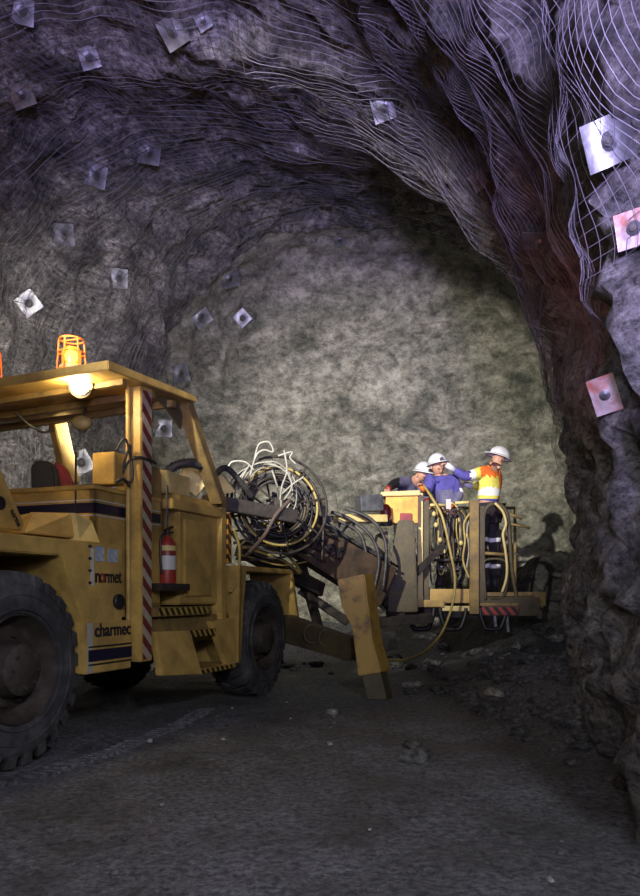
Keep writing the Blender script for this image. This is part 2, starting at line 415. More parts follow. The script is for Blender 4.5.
# steel wire mesh pinned over the rock: welded squares following the surface
def mesh_sheet(name, t0, t1, y0, y1, st, label, rad=.0024, zmin=1.9, skew=0.0, lift=0.0, seed=0, cut=None):
    mb = MB(); arc = .245*st/1.0
    ys = frange(y0, y1, st); ths = frange(t0, t1, arc)
    off = Vector((seed*3.1, seed*1.7, 0))
    P = []
    for y in ys:
        row = []
        for th in ths:
            wv = noise.noise(Vector((th*2.2, y*.9, seed)))*.055
            yy = y+skew*(th-t0)+noise.noise(Vector((th*3, y*1.1, 5+seed)))*.16
            p = prof(th+wv, min(yy, YF+.6), True)
            c = Vector((-.8, yy, 1.8)); p = p+(c-p).normalized()*lift
            row.append(p)
        P.append(row)
    for _ in range(3):
        Q = [[p.copy() for p in row] for row in P]
        for i in range(1, len(P)-1):
            for j in range(1, len(ths)-1): Q[i][j] = P[i][j]*.4+(P[i-1][j]+P[i+1][j]+P[i][j-1]+P[i][j+1])*.15
        P = Q
    ok = lambda p: p.z > zmin+.35*noise.noise(p*.9) and (cut is None or cut(p))
    for row in P:
        seg = []
        for p in row+[None]:
            if p is not None and ok(p): seg.append(p)
            else:
                if len(seg) > 1: mb.ring(seg, rad, 3)
                seg = []
    for j in range(len(ths)):
        seg = []
        for i in range(len(ys)+1):
            p = P[i][j] if i < len(ys) else None
            if p is not None and ok(p): seg.append(p)
            else:
                if len(seg) > 1: mb.ring(seg, rad, 3)
                seg = []
    return tag(obj(name, mb, 'wire', clean=False), label, 'wire mesh', 'wire mesh sheets pinned to the tunnel rock')
mesh_sheet('wire_mesh', -.05, 1.02, 1.6, 7.0, .045, 'sagging steel wire mesh sheet pinned over the near right wall', zmin=2.05, seed=1, rad=.0013)
mesh_sheet('wire_mesh', .95, 2.0, 2.6, 7.3, .10, 'purplish lit steel wire mesh sheet pinned across the near roof', seed=2, rad=.0024)
mesh_sheet('wire_mesh', 1.9, 3.05, 3.6, 9.0, .11, 'steel wire mesh sheet pinned over the left wall above the machine', seed=3, zmin=2.0, rad=.0028)
mesh_sheet('wire_mesh', .6, 2.5, 7.1, 11.6, .12, 'dark steel wire mesh sheet on the higher roof beyond the arch', seed=4, rad=.0028, zmin=3.0)
mesh_sheet('wire_mesh', 2.4, 3.12, 8.8, 12.2, .12, 'steel wire mesh sheet on the far left wall behind the cab canopy', seed=5, rad=.0028, zmin=1.6)
mesh_sheet('wire_mesh', .35, 1.35, 5.2, 7.4, .09, 'doubled up steel wire mesh lapped along the edge of the rock arch', seed=6, rad=.0023, skew=.6, lift=.05, zmin=2.6)

# rock bolt plates
def bolt(px, py, size, rot, label, kind='plate', mt='steel', dome=True, tiltx=0.0, off=.07):
    p, n = hit(px, py)
    sp = max(.11, min(.30, size/F*p.y*.5*2))
    t = thing('rock_bolt', p+n*off, label, 'rock bolt', 'rock bolts with square plates in the tunnel rock')
    view = (Vector((0, 0, CH))-p).normalized(); n = (n*.45+view*.9).normalized()
    x = n.cross(UZ).normalized(); y = n.cross(x)
    c, s = math.cos(rot), math.sin(rot); X = x*c+y*s; Y = -x*s+y*c
    if tiltx: n2 = (n+X*tiltx).normalized(); X = (X-n2*X.dot(n2)).normalized(); Y = n2.cross(X); n = n2
    o = p+n*off; h = sp/2
    mb = MB(); k = 6
    G = []
    for side in (0, 1):
        for i in range(k+1):
            for j in range(k+1):
                a = (i/k*2-1); bb = (j/k*2-1); rr = math.hypot(a, bb)
                zz = .16*h*math.cos(min(rr/.75, 1)*PI/2)+.05*h*(rr > 1.0)*1
                if dome == 'bent': zz += .45*h*abs(a)**2
                G.append(o+X*a*h+Y*bb*h*(1.45 if kind == 'strap' else 1)*(1)+n*(zz-side*.008))
    m1 = (k+1)**2
    fs = []
    for i in range(k):
        for j in range(k):
            q = (i*(k+1)+j, i*(k+1)+j+1, (i+1)*(k+1)+j+1, (i+1)*(k+1)+j); fs.append(q); fs.append(tuple(v+m1 for v in q[::-1]))
    bd = [(i*(k+1), (i+1)*(k+1)) for i in range(k)]+[(k*(k+1)+j, k*(k+1)+j+1) for j in range(k)]+[((i+1)*(k+1)+k, i*(k+1)+k) for i in range(k)]+[(j+1, j) for j in range(k)]
    fs += [(a, b2, b2+m1, a+m1) for a, b2 in bd]
    mb.add(G, fs)
    obj('plate', mb, mt, t, smooth='auto')
    w = MB().lathe([(0, .34*h), (.14*h, .34*h), (.3*h, .2*h), (.42*h, .12*h)], o, n, 14)
    obj('washer', w, 'steel', t, smooth='auto')
    w = MB().cyl(o-n*(off+.10), o+n*.50*h, .10*h, 8)
    w.ring([o+n*.26*h, o+n*.42*h], .2*h, 6)
    obj('bolt', w, 'dark', t)
BOLTS = [
 (20, 10, 22, .2, 'steel rock bolt plate on the roof in the top left corner'),
 (176, 30, 26, .3, 'flat dull rock bolt plate on the upper left roof, beside a tiny one'),
 (203, 19, 12, .6, 'tiny rock bolt plate close to the roof edge, right of the flat dull one'),
 (88, 56, 19, .5, 'bright edged rock bolt plate on the upper left roof'),
 (68, 79, 20, .9, 'dim rock bolt plate just below the bright edged one, upper left'),
 (20, 92, 22, .7, 'dark tilted rock bolt plate by the left edge of the photo, high on the wall'),
 (148, 150, 22, .1, 'pale square rock bolt plate, right one of the pair on the upper left wall'),
 (94, 175, 21, .0, 'pale square rock bolt plate, left one of the pair on the upper left wall'),
 (62, 235, 20, .2, 'dark rusty rock bolt plate on the left wall under the pale pair'),
 (228, 277, 19, .45, 'shiny white rock bolt plate turned aslant, alone in the middle of the rock'),
 (117, 278, 18, .1, 'small grey rock bolt plate above the rotating beacon, to its right'),
 (28, 303, 20, .75, 'diamond turned rock bolt plate above left of the rotating beacon'),
 (200, 316, 19, .7, 'worn rock bolt plate under the shiny white one, above the canopy corner'),
 (179, 373, 22, .35, 'clean square rock bolt plate just above the rear corner of the canopy'),
 (163, 428, 17, .05, 'square rock bolt plate seen between the striped post and the rear strut'),
 (80, 463, 22, .55, 'elongated rock bolt plate seen through the cab beside the seat'),
 (242, 318, 14, .8, 'small rock bolt plate low on the far wall, right of the worn one'),
 (384, 107, 22, .2, 'grey rock bolt plate on the roof above the middle of the arch'),
 (482, 178, 17, .3, 'small bright rock bolt plate right at the rim of the arch'),
 (340, 238, 12, .2, 'tiny rock bolt plate at the top of the far face'),
]
for a in BOLTS: bolt(*a)
bolt(614, 140, 44, .15, 'large bent silver plate with domed washer high on the right wall', dome='bent', off=.10)
bolt(544, 228, 24, 1.35, 'narrow steel strap plate seen edge on at the rim of the right wall', kind='strap', tiltx=1.2, off=.10)
bolt(638, 232, 34, .1, 'reddish rusty plate cut by the right edge of the photo', mt='rust', off=.10)
bolt(607, 388, 24, .45, 'long rusty tilted plate low on the meshed right wall', kind='strap', mt='rust', tiltx=.5, off=.10)

# ------------------------------------------------------------------ broken rock on the floor
def rock_mb(c, s, seed, flat=.7):
    bm = bmesh.new(); bmesh.ops.create_icosphere(bm, subdivisions=3, radius=1)
    sx, sy, sz = s*random.uniform(.8, 1.3), s*random.uniform(.8, 1.3), s*flat*random.uniform(.7, 1.1)
    rz = random.uniform(0, PI)
    dirs = [Vector((random.gauss(0, 1), random.gauss(0, 1), random.gauss(0, 1))).normalized() for _ in range(16)]
    vs = []
    for v in bm.verts:
        p = v.co.normalized(); k = 1.0
        for d in dirs:
            q = p.dot(d)
            if q > .01: k = min(k, .64/q)
        k *= 1+.22*noise.noise(p*2.2+Vector((seed, 0, 0)))
        q = Vector((p.x*k*sx, p.y*k*sy, p.z*k*sz)); q.rotate(Matrix.Rotation(rz, 3, 'Z')); vs.append(q+Vector(c))
    fs = [tuple(v.index for v in f.verts) for f in bm.faces]; bm.free()
    mb = MB(); mb.add(vs, fs); return mb
def put_rock(x, y, s, label, mt='chunk', group=None, flat=.7, name='rock'):
    o = obj(name, rock_mb((x, y, fz(x, y)+s*flat*.35), s, x*7+y), mt, smooth=False)
    return tag(o, label, 'rock', group)
put_rock(1.55, 6.6, .17, 'pale flat slab of rock on the muck heap by the right wall', 'pale', flat=.35)
put_rock(1.0, 8.1, .12, 'pale rounded rock at the far end of the muck heap', 'pale', flat=.6)
put_rock(.62, 5.0, .09, 'dark wedge shaped rock lying in front of the muck heap', flat=.8)
put_rock(.60, 4.55, .13, 'broad dark flat rock lying nearest, in front of the muck heap', flat=.45)
put_rock(.10, 6.4, .06, 'small pale lump of rock alone in the middle of the floor', 'pale')
put_rock(.92, 7.6, .10, 'blocky dark rock at the left foot of the muck heap')
cnt = 0
G = 'broken rock in the muck heap at the foot of the right wall'
while cnt < 200:
    x = random.gauss(1.75, .5); y = random.uniform(4.3, 8.6)
    if x > interp(RT, y)-.02 or x < .35 or heap(x, y) < .03: continue
    s = random.choice([.025, .03, .035, .04, .05, .06, .08, .12]); cnt += 1
    put_rock(x, y, s, 'dark broken rock in the muck heap at the foot of the right wall', 'chunk', G, random.uniform(.55, .9))
cnt = 0
while cnt < 60:
    x = random.uniform(-1.2, 4.2); y = random.uniform(9.2, 12.2)
    if x < .0 and y < 10: continue
    cnt += 1
    put_rock(x, y, random.choice([.05, .07, .09, .12, .17]), 'dark broken rock lying under and behind the basket',
             random.choice(['chunk', 'chunk', 'pale']), 'broken rock on the floor near the face', .7)
cnt = 0
while cnt < 50:
    x = random.uniform(-1.4, 1.6); y = random.uniform(2.6, 7.5)
    cnt += 1
    put_rock(x, y, random.choice([.012, .016, .022]), 'small loose stone lying on the open muddy floor', random.choice(['chunk', 'chunk', 'pale']),
             'loose stones on the open floor', .7, 'stone')

# ------------------------------------------------------------------ the charging machine
veh = thing('charging_vehicle', P0+UD*1.7-UN*1.0, 'yellow mining vehicle with canopy, hose reel and man basket on a boom', 'mining vehicle')
hz_post = stripes('red white hazard tape', (.52, .44, .32, 1), (.20, .035, .03, 1), (UD.x*.9, UD.y*.9, 1.0), .14)
hz_yel = stripes('yellow black hazard tape', (.55, .36, .07, 1), (.02, .018, .015, 1), (UD.x, UD.y, .8), .085)
hz_or = stripes('orange black hazard tape', (.80, .33, .04, 1), (.02, .018, .015, 1), (UD.x, UD.y, 1.0), .09)
hz_red = stripes('red black hazard tape', (.45, .07, .04, 1), (.03, .02, .02, 1), (1, 0, .8), .11)

def wheel(u, w, sgn):
    """w: outer sidewall plane; sgn +1 outer face towards +w"""
    o = V(u, w, .575); ax = UN*sgn; R = .575; W = .40
    pr = [(.315, -.05), (.33, -.012), (.40, 0), (.475, -.002), (.515, -.022), (.538, -.07), (.548, -W/2), (.538, -W+.07), (.515, -W+.022), (.47, -W), (.33, -W+.01), (.315, -W+.06)]
    mb = MB().lathe(pr+[pr[0]], o, ax, 56)
    for r0 in (.355, .44): mb.lathe([(r0-.008, -.004), (r0-.004, .006), (r0+.004, .006), (r0+.008, -.004)], o, ax, 56)
    a = ax.orthogonal().normalized(); b = ax.cross(a)
    n = 26
    for i in range(n):
        for s in (0, 1):
            t0 = 2*PI*(i+.5*s)/n; wd = 2*PI/n*.29
            def P(t, r, h): return o+ax*h+(a*math.cos(t)+b*math.sin(t))*r
            h0, h1 = (-.02, -W*.53) if s == 0 else (-W+.02, -W*.47)
            sk = .14*(1 if s == 0 else -1)
            c = []
            for r in (.50, R):
                ex = .012 if r == R else 0
                hh0 = h0+(-.012 if s == 0 else .012)*(1 if r == R else -1)
                c += [P(t0-wd, r, hh0), P(t0+wd, r, hh0), P(t0+wd+abs(sk), r+ex, h1), P(t0-wd+abs(sk), r+ex, h1)]
            mb.hexa(c)
    t = obj('tyre', mb, 'rubber', veh, smooth='auto')
    mb = MB().lathe([(.335, -.03), (.318, -.005), (.31, -.04), (.285, -.11), (.26, -.13), (.17, -.10), (.155, -.02), (.15, .015), (.12, .035), (0, .04)], o, ax, 40)
    mb.lathe([(.335, -W+.03), (.28, -W+.06), (0, -W+.08)], o, ax, 32)
    for i in range(10):
        q = 2*PI*i/10; p = o+(a*math.cos(q)+b*math.sin(q))*.205+ax*(-.115); mb.cyl(p, p+ax*.04, .016, 6)
    for i in range(8):
        q = 2*PI*i/8; p = o+(a*math.cos(q)+b*math.sin(q))*.105+ax*.03; mb.cyl(p, p+ax*.02, .012, 6)
    obj('rim', mb, 'rim', t, smooth='auto')
wheel(0, 0, 1); wheel(3.45, 0, 1); wheel(0, -2.0, -1); wheel(3.45, -2.0, -1)

# chassis and engine block
mb = MB().vbox(-1.5, 1.5, -1.52, -.48, .48, 1.05).vbox(1.7, 4.6, -1.5, -.5, .5, 1.0).vbox(1.4, 1.8, -1.2, -.8, .55, .9)
mb.cyl(V(0, -.45, .575), V(0, -1.6, .575), .12); mb.cyl(V(3.45, -.45, .575), V(3.45, -1.6, .575), .12)
obj('chassis', mb, 'dark', veh, bevel=.01)
mb = MB().vbox(-1.6, .70, -1.55, -.50, 1.05, 1.40)
obj('engine_hood', mb, 'yellow', veh, bevel=.015)
# front fender with wheel arch
fp = [(-1.3, 1.36), (.965, 1.36), (.965, .83), (.965, .50), (.557, .50), (.537, .835), (.334, 1.255), (-.45, 1.255), (-.62, .835), (-.64, .6), (-1.3, .6)]
mb = MB().vprism(fp, .02, -.48)
fe = obj('front_fender', mb, 'yellow', veh, bevel=.008)
mb = MB().vbox(.545, 1.035, -.40, .045, .495, .832); pn = obj('side_panel', mb, 'yellow', fe, bevel=.006)
mb = MB().vbox(.547, .60, .046, .049, .50, .828); obj('edge_strip', mb, mat('grey edge paint', (.35, .33, .30, 1), None), fe)
mb = MB().vbox(.555, 1.034, .047, .052, .575, .650); mb2 = MB().vbox(.555, 1.034, .047, .051, .665, .675).vbox(.555, 1.034, .047, .051, .548, .558)
obj('black_band', mb, 'navy', fe); obj('thin_line', mb2, 'black', fe)
obj('lettering', text_mb('charmec', .125, V(.62, .048, .735), UD, UZ, .003, .0018, .93), 'black', fe)
obj('lettering', text_mb('n', .128, V(.655, .022, 1.095), UD, UZ, .003, .0025), 'black', fe)
obj('red_letter', text_mb('o', .128, V(.708, .022, 1.095), UD, UZ, .003, .0025, .8), 'red', fe)
obj('lettering', text_mb('rmet', .128, V(.757, .022, 1.095), UD, UZ, .003, .002, .76), 'black', fe)
obj('decal', MB().vbox(.665, .755, .021, .0245, 1.235, 1.335), 'blue', fe)
obj('decal', MB().vbox(.80, .905, .021, .0245, 1.235, 1.325), 'blue', fe)
obj('decal_strip', MB().vbox(.615, .645, .021, .0245, 1.07, 1.32), 'white', fe)
mb = MB(); [mb.cyl(V(.60, .02, z), V(.60, .034, z), .010, 8) for z in (1.09, 1.17, 1.25, 1.33)]
obj('rivet', mb, 'dark', fe)
mb = MB().lathe([(0, .03), (.05, .03), (.055, .02), (.05, 0)], V(.905, .02, .965), UN, 20); obj('socket', mb, 'black', fe, smooth='auto')
# cover box on the deck
def quadbox(pts, th, name, mt, par, bevel=.004):
    a = [Vector(p) for p in pts]; nn = (a[1]-a[0]).cross(a[2]-a[0]).normalized()*th
    return obj(name, MB().hexa([a[0], a[1], a[2], a[3], a[0]+nn, a[1]+nn, a[2]+nn, a[3]+nn]), mt, par, bevel=bevel)
mb = MB().hexa([V(.15, -.10, 1.385), V(.60, -.06, 1.385), V(.72, -.45, 1.38), V(.25, -.5, 1.38), V(.30, -.16, 1.53), V(.57, -.10, 1.55), V(.72, -.45, 1.53), V(.42, -.5, 1.52)])
obj('engine_cover', mb, 'yellow', veh, bevel=.008)
mb = MB().hexa([V(.56, -.03, 1.36), V(.79, -.03, 1.36), V(.79, -.42, 1.36), V(.56, -.45, 1.36), V(.57, -.07, 1.55), V(.79, -.10, 1.52), V(.79, -.42, 1.54), V(.57, -.45, 1.57)])
obj('side_cover', mb, 'cream', veh, bevel=.008)
# front arm plate with a round hole
def sidept(x, y, w):
    # point of the machine's plane w that stands behind pixel x, y of the photo frame
    o = Vector((0, 0, CH)); d = Vector(((x-320)/F, 1, (HOR-y)/F)); k = (P0+UN*w-o).dot(UN)/d.dot(UN); return o+d*k
AP = [(-34, 425), (-14, 440), (3, 472), (25, 524), (22, 531), (-34, 528)]
mb = MB().prism(AP, lambda x, y: sidept(x, y, -.14), lambda x, y: sidept(x, y, -.14)-UN*.05); ap = obj('arm_plate', mb, 'yellow', veh, bevel=.01)
obj('hole', MB().lathe([(0, .006), (.04, .006), (.042, 0)], sidept(0, 503, -.14), UN, 24), 'black', ap)
q0, q1 = sidept(10, 511, -.138), sidept(19, 529, -.138)
obj('lettering', text_mb('norme', .055, q0, q1-q0, (q1-q0).cross(UN)*-1, .002, .001, .75), 'black', ap)

# cab
u0, u1, w0, w1 = .80, 1.62, -1.42, -.09
mb = MB().vbox(u0, u0+.04, w0, w1, .95, 1.74).vbox(u0, u1, w1-.04, w1, .85, 1.74).vbox(u0, u1, w0, w0+.04, .85, 1.74).vbox(u0, u1, w0, w1, .90, .95)
cab = obj('cab_body', mb, 'yellow', veh, bevel=.006)
mb = MB().vbox(u0-.02, u1, w1-.06, w1+.012, 1.735, 1.77).vbox(u0-.02, u0+.05, w0, w1+.012, 1.735, 1.77)
obj('sill', mb, 'yellow', cab, bevel=.006)
mb = MB().vbox(u0-.006, u1, w1-.01, w1+.006, 1.575, 1.645).vbox(u0-.006, u0+.01, w0, w1+.006, 1.575, 1.645); obj('dark_band', mb, 'navy', cab)
for z in (1.66, 1.555):
    mb = MB().vbox(u0-.006, u1, w1-.01, w1+.006, z, z+.008).vbox(u0-.006, u0+.01, w0, w1+.006, z, z+.008); obj('thin_white_line', mb, 'white', cab)
mb = MB().vbox(u0+.015, u0+.05, -1.28, -1.08, 1.3, 1.6)
obj('pillar', MB().beam(V(.84, -1.10, 1.76), V(.82, -1.12, 2.56), .13, .09), 'yellow', veh, bevel=.008)
obj('pillar', MB().beam(at(71, 484, 6.5), at(56, 416, 6.7), .13, .11), 'yellow', veh, bevel=.008)
ps = MB().vbox(1.15, 1.295, -.065, .05, .525, 2.56); post = obj('canopy_post', ps, 'yellow', veh, bevel=.006)
obj('hazard_tape', MB().vbox(1.172, 1.283, .0505, .053, .54, 2.50), hz_post, post)
obj('post_pipe', MB().cyl(V(1.13, -.045, .55), V(1.13, -.045, 2.54), .018, 10), 'yellow', post, smooth='auto')
mb = MB()
for z in (1.99,): mb.vbox(1.12, 1.31, -.09, .065, z, z+.02)
mb.tube([V(1.1, -.09, 1.86), V(1.12, -.02, 1.99), V(1.2, .06, 2.0), V(1.33, .06, 1.99)], .011)
obj('clamp', mb, 'dark', post)
# canopy
mb = MB().hexa([V(.68, .11, 2.50), V(1.85, .11, 2.565), V(1.85, -1.75, 2.50), V(.68, -1.75, 2.44), V(.68, .11, 2.565), V(1.85, .11, 2.615), V(1.85, -1.75, 2.56), V(.68, -1.75, 2.51)])
can = obj('canopy', mb, 'yellow', veh, bevel=.006)
mb = MB()
for u in (.95, 1.3, 1.6): mb.beam(V(u, .05, 2.50), V(u, -1.7, 2.44), .05, .05)
obj('roof_rib', mb, 'dirty_shaded', can)
st = MB().beam(V(1.80, .02, 2.56), V(2.42, .0, 1.84), .11, .10); obj('rear_strut', st, 'dirty_shaded', veh, bevel=.006)
obj('gusset', MB().vprism([(1.45, 2.53), (1.82, 2.55), (1.80, 2.35)], -.02, .0), 'olive', veh)
# lamp and beacons
lp = at(80, 385, 5.28)
mb = MB().lathe([(0, -.10), (.05, -.10), (.085, -.03), (.09, 0)], lp, (-.1, -1, -.25), 20); lm = obj('work_lamp', mb, 'dark', veh, smooth='auto')
mb = MB().ell(lp+Vector((0, -.0, 0)), .068, .03, .068, 18); obj('lens', mb, 'lamp', lm, smooth=True)
obj('bracket', MB().beam(lp+Vector((0, .06, .02)), lp+Vector((.0, .10, .16)), .03, .02), 'dark', lm)
pl = point('work_lamp_light', lp+Vector((-.01, -.14, -.03)), 24, (1, .76, .40), .06)
pl.location = pl.location-worldloc(veh); pl.parent = veh
rl = V(1.92, -.45, 2.40)  # unseen lamp added behind the post to light the left wall
rlo = obj('added_wall_lamp', MB().lathe([(0, -.10), (.05, -.10), (.08, -.03), (.085, 0)], rl, (-.45, .9, .05), 20), 'dark', veh, smooth='auto')
obj('lens', MB().lathe([(0, -.012), (.078, -.012)], rl, (-.45, .9, .05), 20), emis('added wall lamp glow', (1, .93, .8, 1), 20), rlo)
obj('bracket', MB().beam(rl-Vector((-.02, .06, 0)), rl+Vector((.02, -.06, .14)), .03, .02), 'dark', rlo)
sl = spot('added_wall_lamp_light', rl+Vector((-.03, .06, 0)), rl+Vector((-2.2, 5, .3)), 620, (1, .93, .84), 120, .8, .06); sl.location = sl.location-worldloc(veh); sl.parent = veh
def beacon(c):
    obj('beacon_foot', MB().cyl(c-UZ*.02, c+UZ*.07, .035, 12), 'yellow', veh); c = c+UZ*.065
    mb = MB().lathe([(0, 0), (.085, 0), (.085, .03), (.07, .045), (0, .045)], c, UZ, 24); bo = obj('beacon', mb, 'cream', veh, smooth='auto')
    obj('lens', MB().lathe([(.066, .045), (.066, .14), (.055, .165), (0, .172)], c, UZ, 24), 'amber', bo, smooth='auto')
    obj('bulb', MB().ell(c+UZ*.10, .03, .03, .045, 12), 'beacon', bo, smooth=True)
    mb = MB()
    for k in range(6):
        a = PI*k/3+.3; d = Vector((math.cos(a), math.sin(a), 0))
        mb.ring([c+d*.10, c+d*.094+UZ*.10, c+d*.085+UZ*.225], .0055, 6)
    for r, z in ((.10, .0), (.092, .13), (.085, .225)):
        mb.ring([c+Vector((math.cos(q), math.sin(q), 0))*r+UZ*z for q in frange(0, 2*PI, .4)[:-1]], .0055, 6, True)
    mb.ring([c+UN*.085+UZ*.225, c-UN*.085+UZ*.225], .0055, 6)
    obj('guard_cage', mb, mat('amber cage paint', (.7, .25, .04, 1), None, bump=0), bo)
    p = point('beacon_light', c+UZ*.30, 4, (1, .40, .08), .03); p.location = c+UZ*.26+Vector((0, -.14, 0))-worldloc(veh); p.parent = veh
beacon(V(.93, -.385, 2.545)); beacon(V(.86, -1.08, 2.52))
# mirror, seat, control box
obj('mirror', MB().ell(at(82, 423, 5.7), .082, .03, .058, 16), 'olive', veh, smooth=True)
obj('mirror_arm', MB().tube([at(82, 423, 5.72), at(86, 405, 5.8), at(84, 395, 5.8)], .012), 'dark', veh)
def slab(px0, px1, py0, py1, Y, th, name, mt, par, rnd=.04):
    a = at(px0, py1, Y); b = at(px1, py0, Y)
    return obj(name, MB().hexa([(a.x, Y, a.z), (b.x, Y, a.z), (b.x, Y+th, a.z), (a.x, Y+th, a.z), (a.x, Y, b.z), (b.x, Y, b.z), (b.x, Y+th, b.z), (a.x, Y+th, b.z)]), mt, par, bevel=rnd)
def upr(pts, Y, th, name, mt): return obj(name, MB().prism(pts, lambda x, y: at(x, y, Y), lambda x, y: at(x, y, Y)+Vector((0, th, 0))), mt, veh, bevel=.02)
upr([(31, 505), (30, 468), (32, 462), (37, 459), (48, 461), (54, 465), (59, 505)], 6.15, .12, 'seat_back', 'black')
upr([(48, 505), (47, 466), (52, 461), (60, 463), (66, 470), (72, 486), (76, 505)], 6.32, .10, 'seat', 'seat')
mb = MB().vbox(1.0, 1.13, -.26, -.07, 1.80, 2.03); cb = obj('control_box', mb, 'yellow', veh, bevel=.006)
mb = MB()
mb.tube([V(1.05, -.03, 1.93), V(1.08, -.0, 2.08), V(1.12, -.02, 2.05), V(1.12, 0, 1.85), V(1.06, -.02, 1.82)], .009)
mb.tube([V(1.0, -.06, 2.03), V(1.03, -.0, 2.12), V(1.10, .0, 1.98)], .008)
mb.tube([V(.95, -.02, 1.80), V(1.0, .0, 1.83), V(1.08, 0, 1.79)], .012)
obj('cable', mb, 'hose', cb, smooth=True)
obj('cable', MB().tube([at(15, 412, 5.5), at(28, 424, 5.5), at(42, 432, 5.6), at(54, 430, 5.9)], .009), 'hose', veh, smooth=True)
obj('rod', MB().cyl(V(.80, -.245, 1.55), V(.80, -.245, 2.0), .008, 6), 'dark', veh)
obj('cable', MB().tube([V(.80, -1.25, 2.02), V(.77, -1.1, 1.98), V(.77, -1.02, 1.99), V(.8, -.9, 1.97)], .012), 'hose', veh)
obj('rear_box', MB().vbox(1.45, 1.70, -.35, -.12, 1.55, 2.02), 'dirty_shaded', veh, bevel=.01)

# middle cabinet
mb = MB().vbox(1.86, 2.52, -.75, -.06, .93, 1.84); cbn = obj('cabinet', mb, 'yellow', veh, bevel=.012)
obj('cabinet_door', MB().vbox(1.92, 2.38, -.062, -.04, 1.0, 1.64), 'yellow', cbn, bevel=.008)
obj('cabinet_rail', MB().vbox(1.70, 2.56, -.12, -.02, 1.70, 1.78), 'yellow', cbn, bevel=.006)
obj('back_plate', MB().vbox(1.40, 1.86, -.75, -.55, .50, 1.72), 'olive', veh)
obj('corner_post', MB().vbox(2.52, 2.62, -.16, -.02, .60, 1.80), 'yellow', veh, bevel=.008)
obj('hazard_tape', MB().vbox(2.63, 2.70, -.10, -.01, 1.30, 1.76), hz_or, veh)
obj('shelf', MB().vbox(1.42, 2.30, -.5, .0, .845, .915), 'dirty_shaded', veh)
obj('hazard_tape', MB().vbox(1.46, 2.24, .001, .004, .852, .91), hz_yel, veh)
mb = MB().vbox(1.5, 1.86, -.55, -.15, 1.18, 1.22)
obj('bracket_shelf', mb, 'dark', veh)
obj('low_frame', MB().vbox(1.36, 2.75, -.45, -.06, .62, .84), 'dirty_shaded', veh, bevel=.01)
# access step
mb = MB()
mb.hexa([V(1.42, .0, .73), V(1.90, .02, .72), V(1.90, -.04, .72), V(1.42, -.06, .73), V(1.42, .06, .40), V(1.96, .10, .36), V(1.96, .04, .36), V(1.42, .0, .40)])
sp_ = obj('access_step', mb, 'yellow', veh, bevel=.004)
obj('tread', MB().vbox(1.94, 2.58, -.36, .09, .355, .40), 'yellow', sp_, bevel=.004)
obj('tread_edge', MB().vbox(1.96, 2.56, .091, .094, .36, .395), hz_yel, sp_)
obj('top_edge', MB().vbox(1.90, 2.32, -.01, .03, .665, .72), hz_yel, sp_)
mb = MB().hexa([V(2.30, .0, .78), V(2.66, .02, .80), V(2.66, -.06, .80), V(2.30, -.06, .78), V(2.46, .08, .36), V(2.60, .09, .36), V(2.60, .03, .36), V(2.46, .03, .36)])
obj('side_plate', mb, 'yellow', sp_, bevel=.004)
# bins and pump on the cabinet
mb = MB().hexa([V(1.80, -.1, 1.84), V(2.10, -.1, 1.84), V(2.10, -.6, 1.84), V(1.80, -.6, 1.84), V(1.66, -.05, 2.0), V(2.08, -.08, 2.0), V(2.08, -.6, 2.06), V(1.66, -.6, 2.06)])
obj('hopper', mb, 'cream', veh, bevel=.008)
for a_, b_, w_ in ((at(180, 474, 6.5), at(202, 490, 6.5), .16), (at(186, 470, 6.8), at(206, 486, 6.8), .13)): obj('chute', MB().beam(a_, b_, w_, .035, (0, -1, .3)), 'cream', veh, bevel=.004)
mb = MB().hexa([at(206, 497, 6.9), at(236, 492, 7.0), at(236, 492, 7.5), at(206, 497, 7.4), at(208, 468, 6.9), at(216, 468, 7.0), at(222, 470, 7.5), at(208, 468, 7.4)])
obj('funnel', mb, 'cream', veh, bevel=.006)
arc = [at(156, 503, 6.2), at(160, 484, 6.2), at(172, 468, 6.25), at(188, 463, 6.3), at(202, 466, 6.4), at(214, 474, 6.5)]
sp = spline(arc, 9); obj('ribbed_hose', MB().ring(sp, [.045 if i % 2 else .033 for i in range(len(sp))], 10), 'hose', veh, smooth=True)
obj('ribbed_hose', MB().tube([at(214, 476, 6.9), at(226, 468, 7.0), at(242, 484, 7.1), at(252, 497, 7.2)], .03), 'hose', veh, smooth=True)

# rear fender
mb = MB().vprism([(2.78, 1.285), (4.06, 1.285), (4.27, .72), (4.20, .70), (4.00, 1.235), (2.92, 1.235), (2.86, .95), (2.79, .385), (2.73, .385)], .04, -.46)
rf = obj('rear_fender', mb, 'yellow', veh, bevel=.008)
mb = MB().hexa([V(2.73, .04, .385), V(2.79, .04, .385), V(2.79, -.48, .50), V(2.73, -.42, .50), V(2.76, .04, 1.285), V(2.82, .04, 1.285), V(2.82, -.30, 1.285), V(2.76, -.30, 1.27)])
obj('front_flap', mb, 'yellow', rf, bevel=.006)
# square beam behind the cabinet
obj('cross_beam', MB().beam(at(214, 502, 6.95), at(296, 517, 7.25), .10, .125), 'dark', veh, bevel=.006)
obj('beam_end', MB().beam(at(206, 502, 6.75), at(222, 504, 6.95), .11, .13), 'dirty_shaded', veh, bevel=.006)

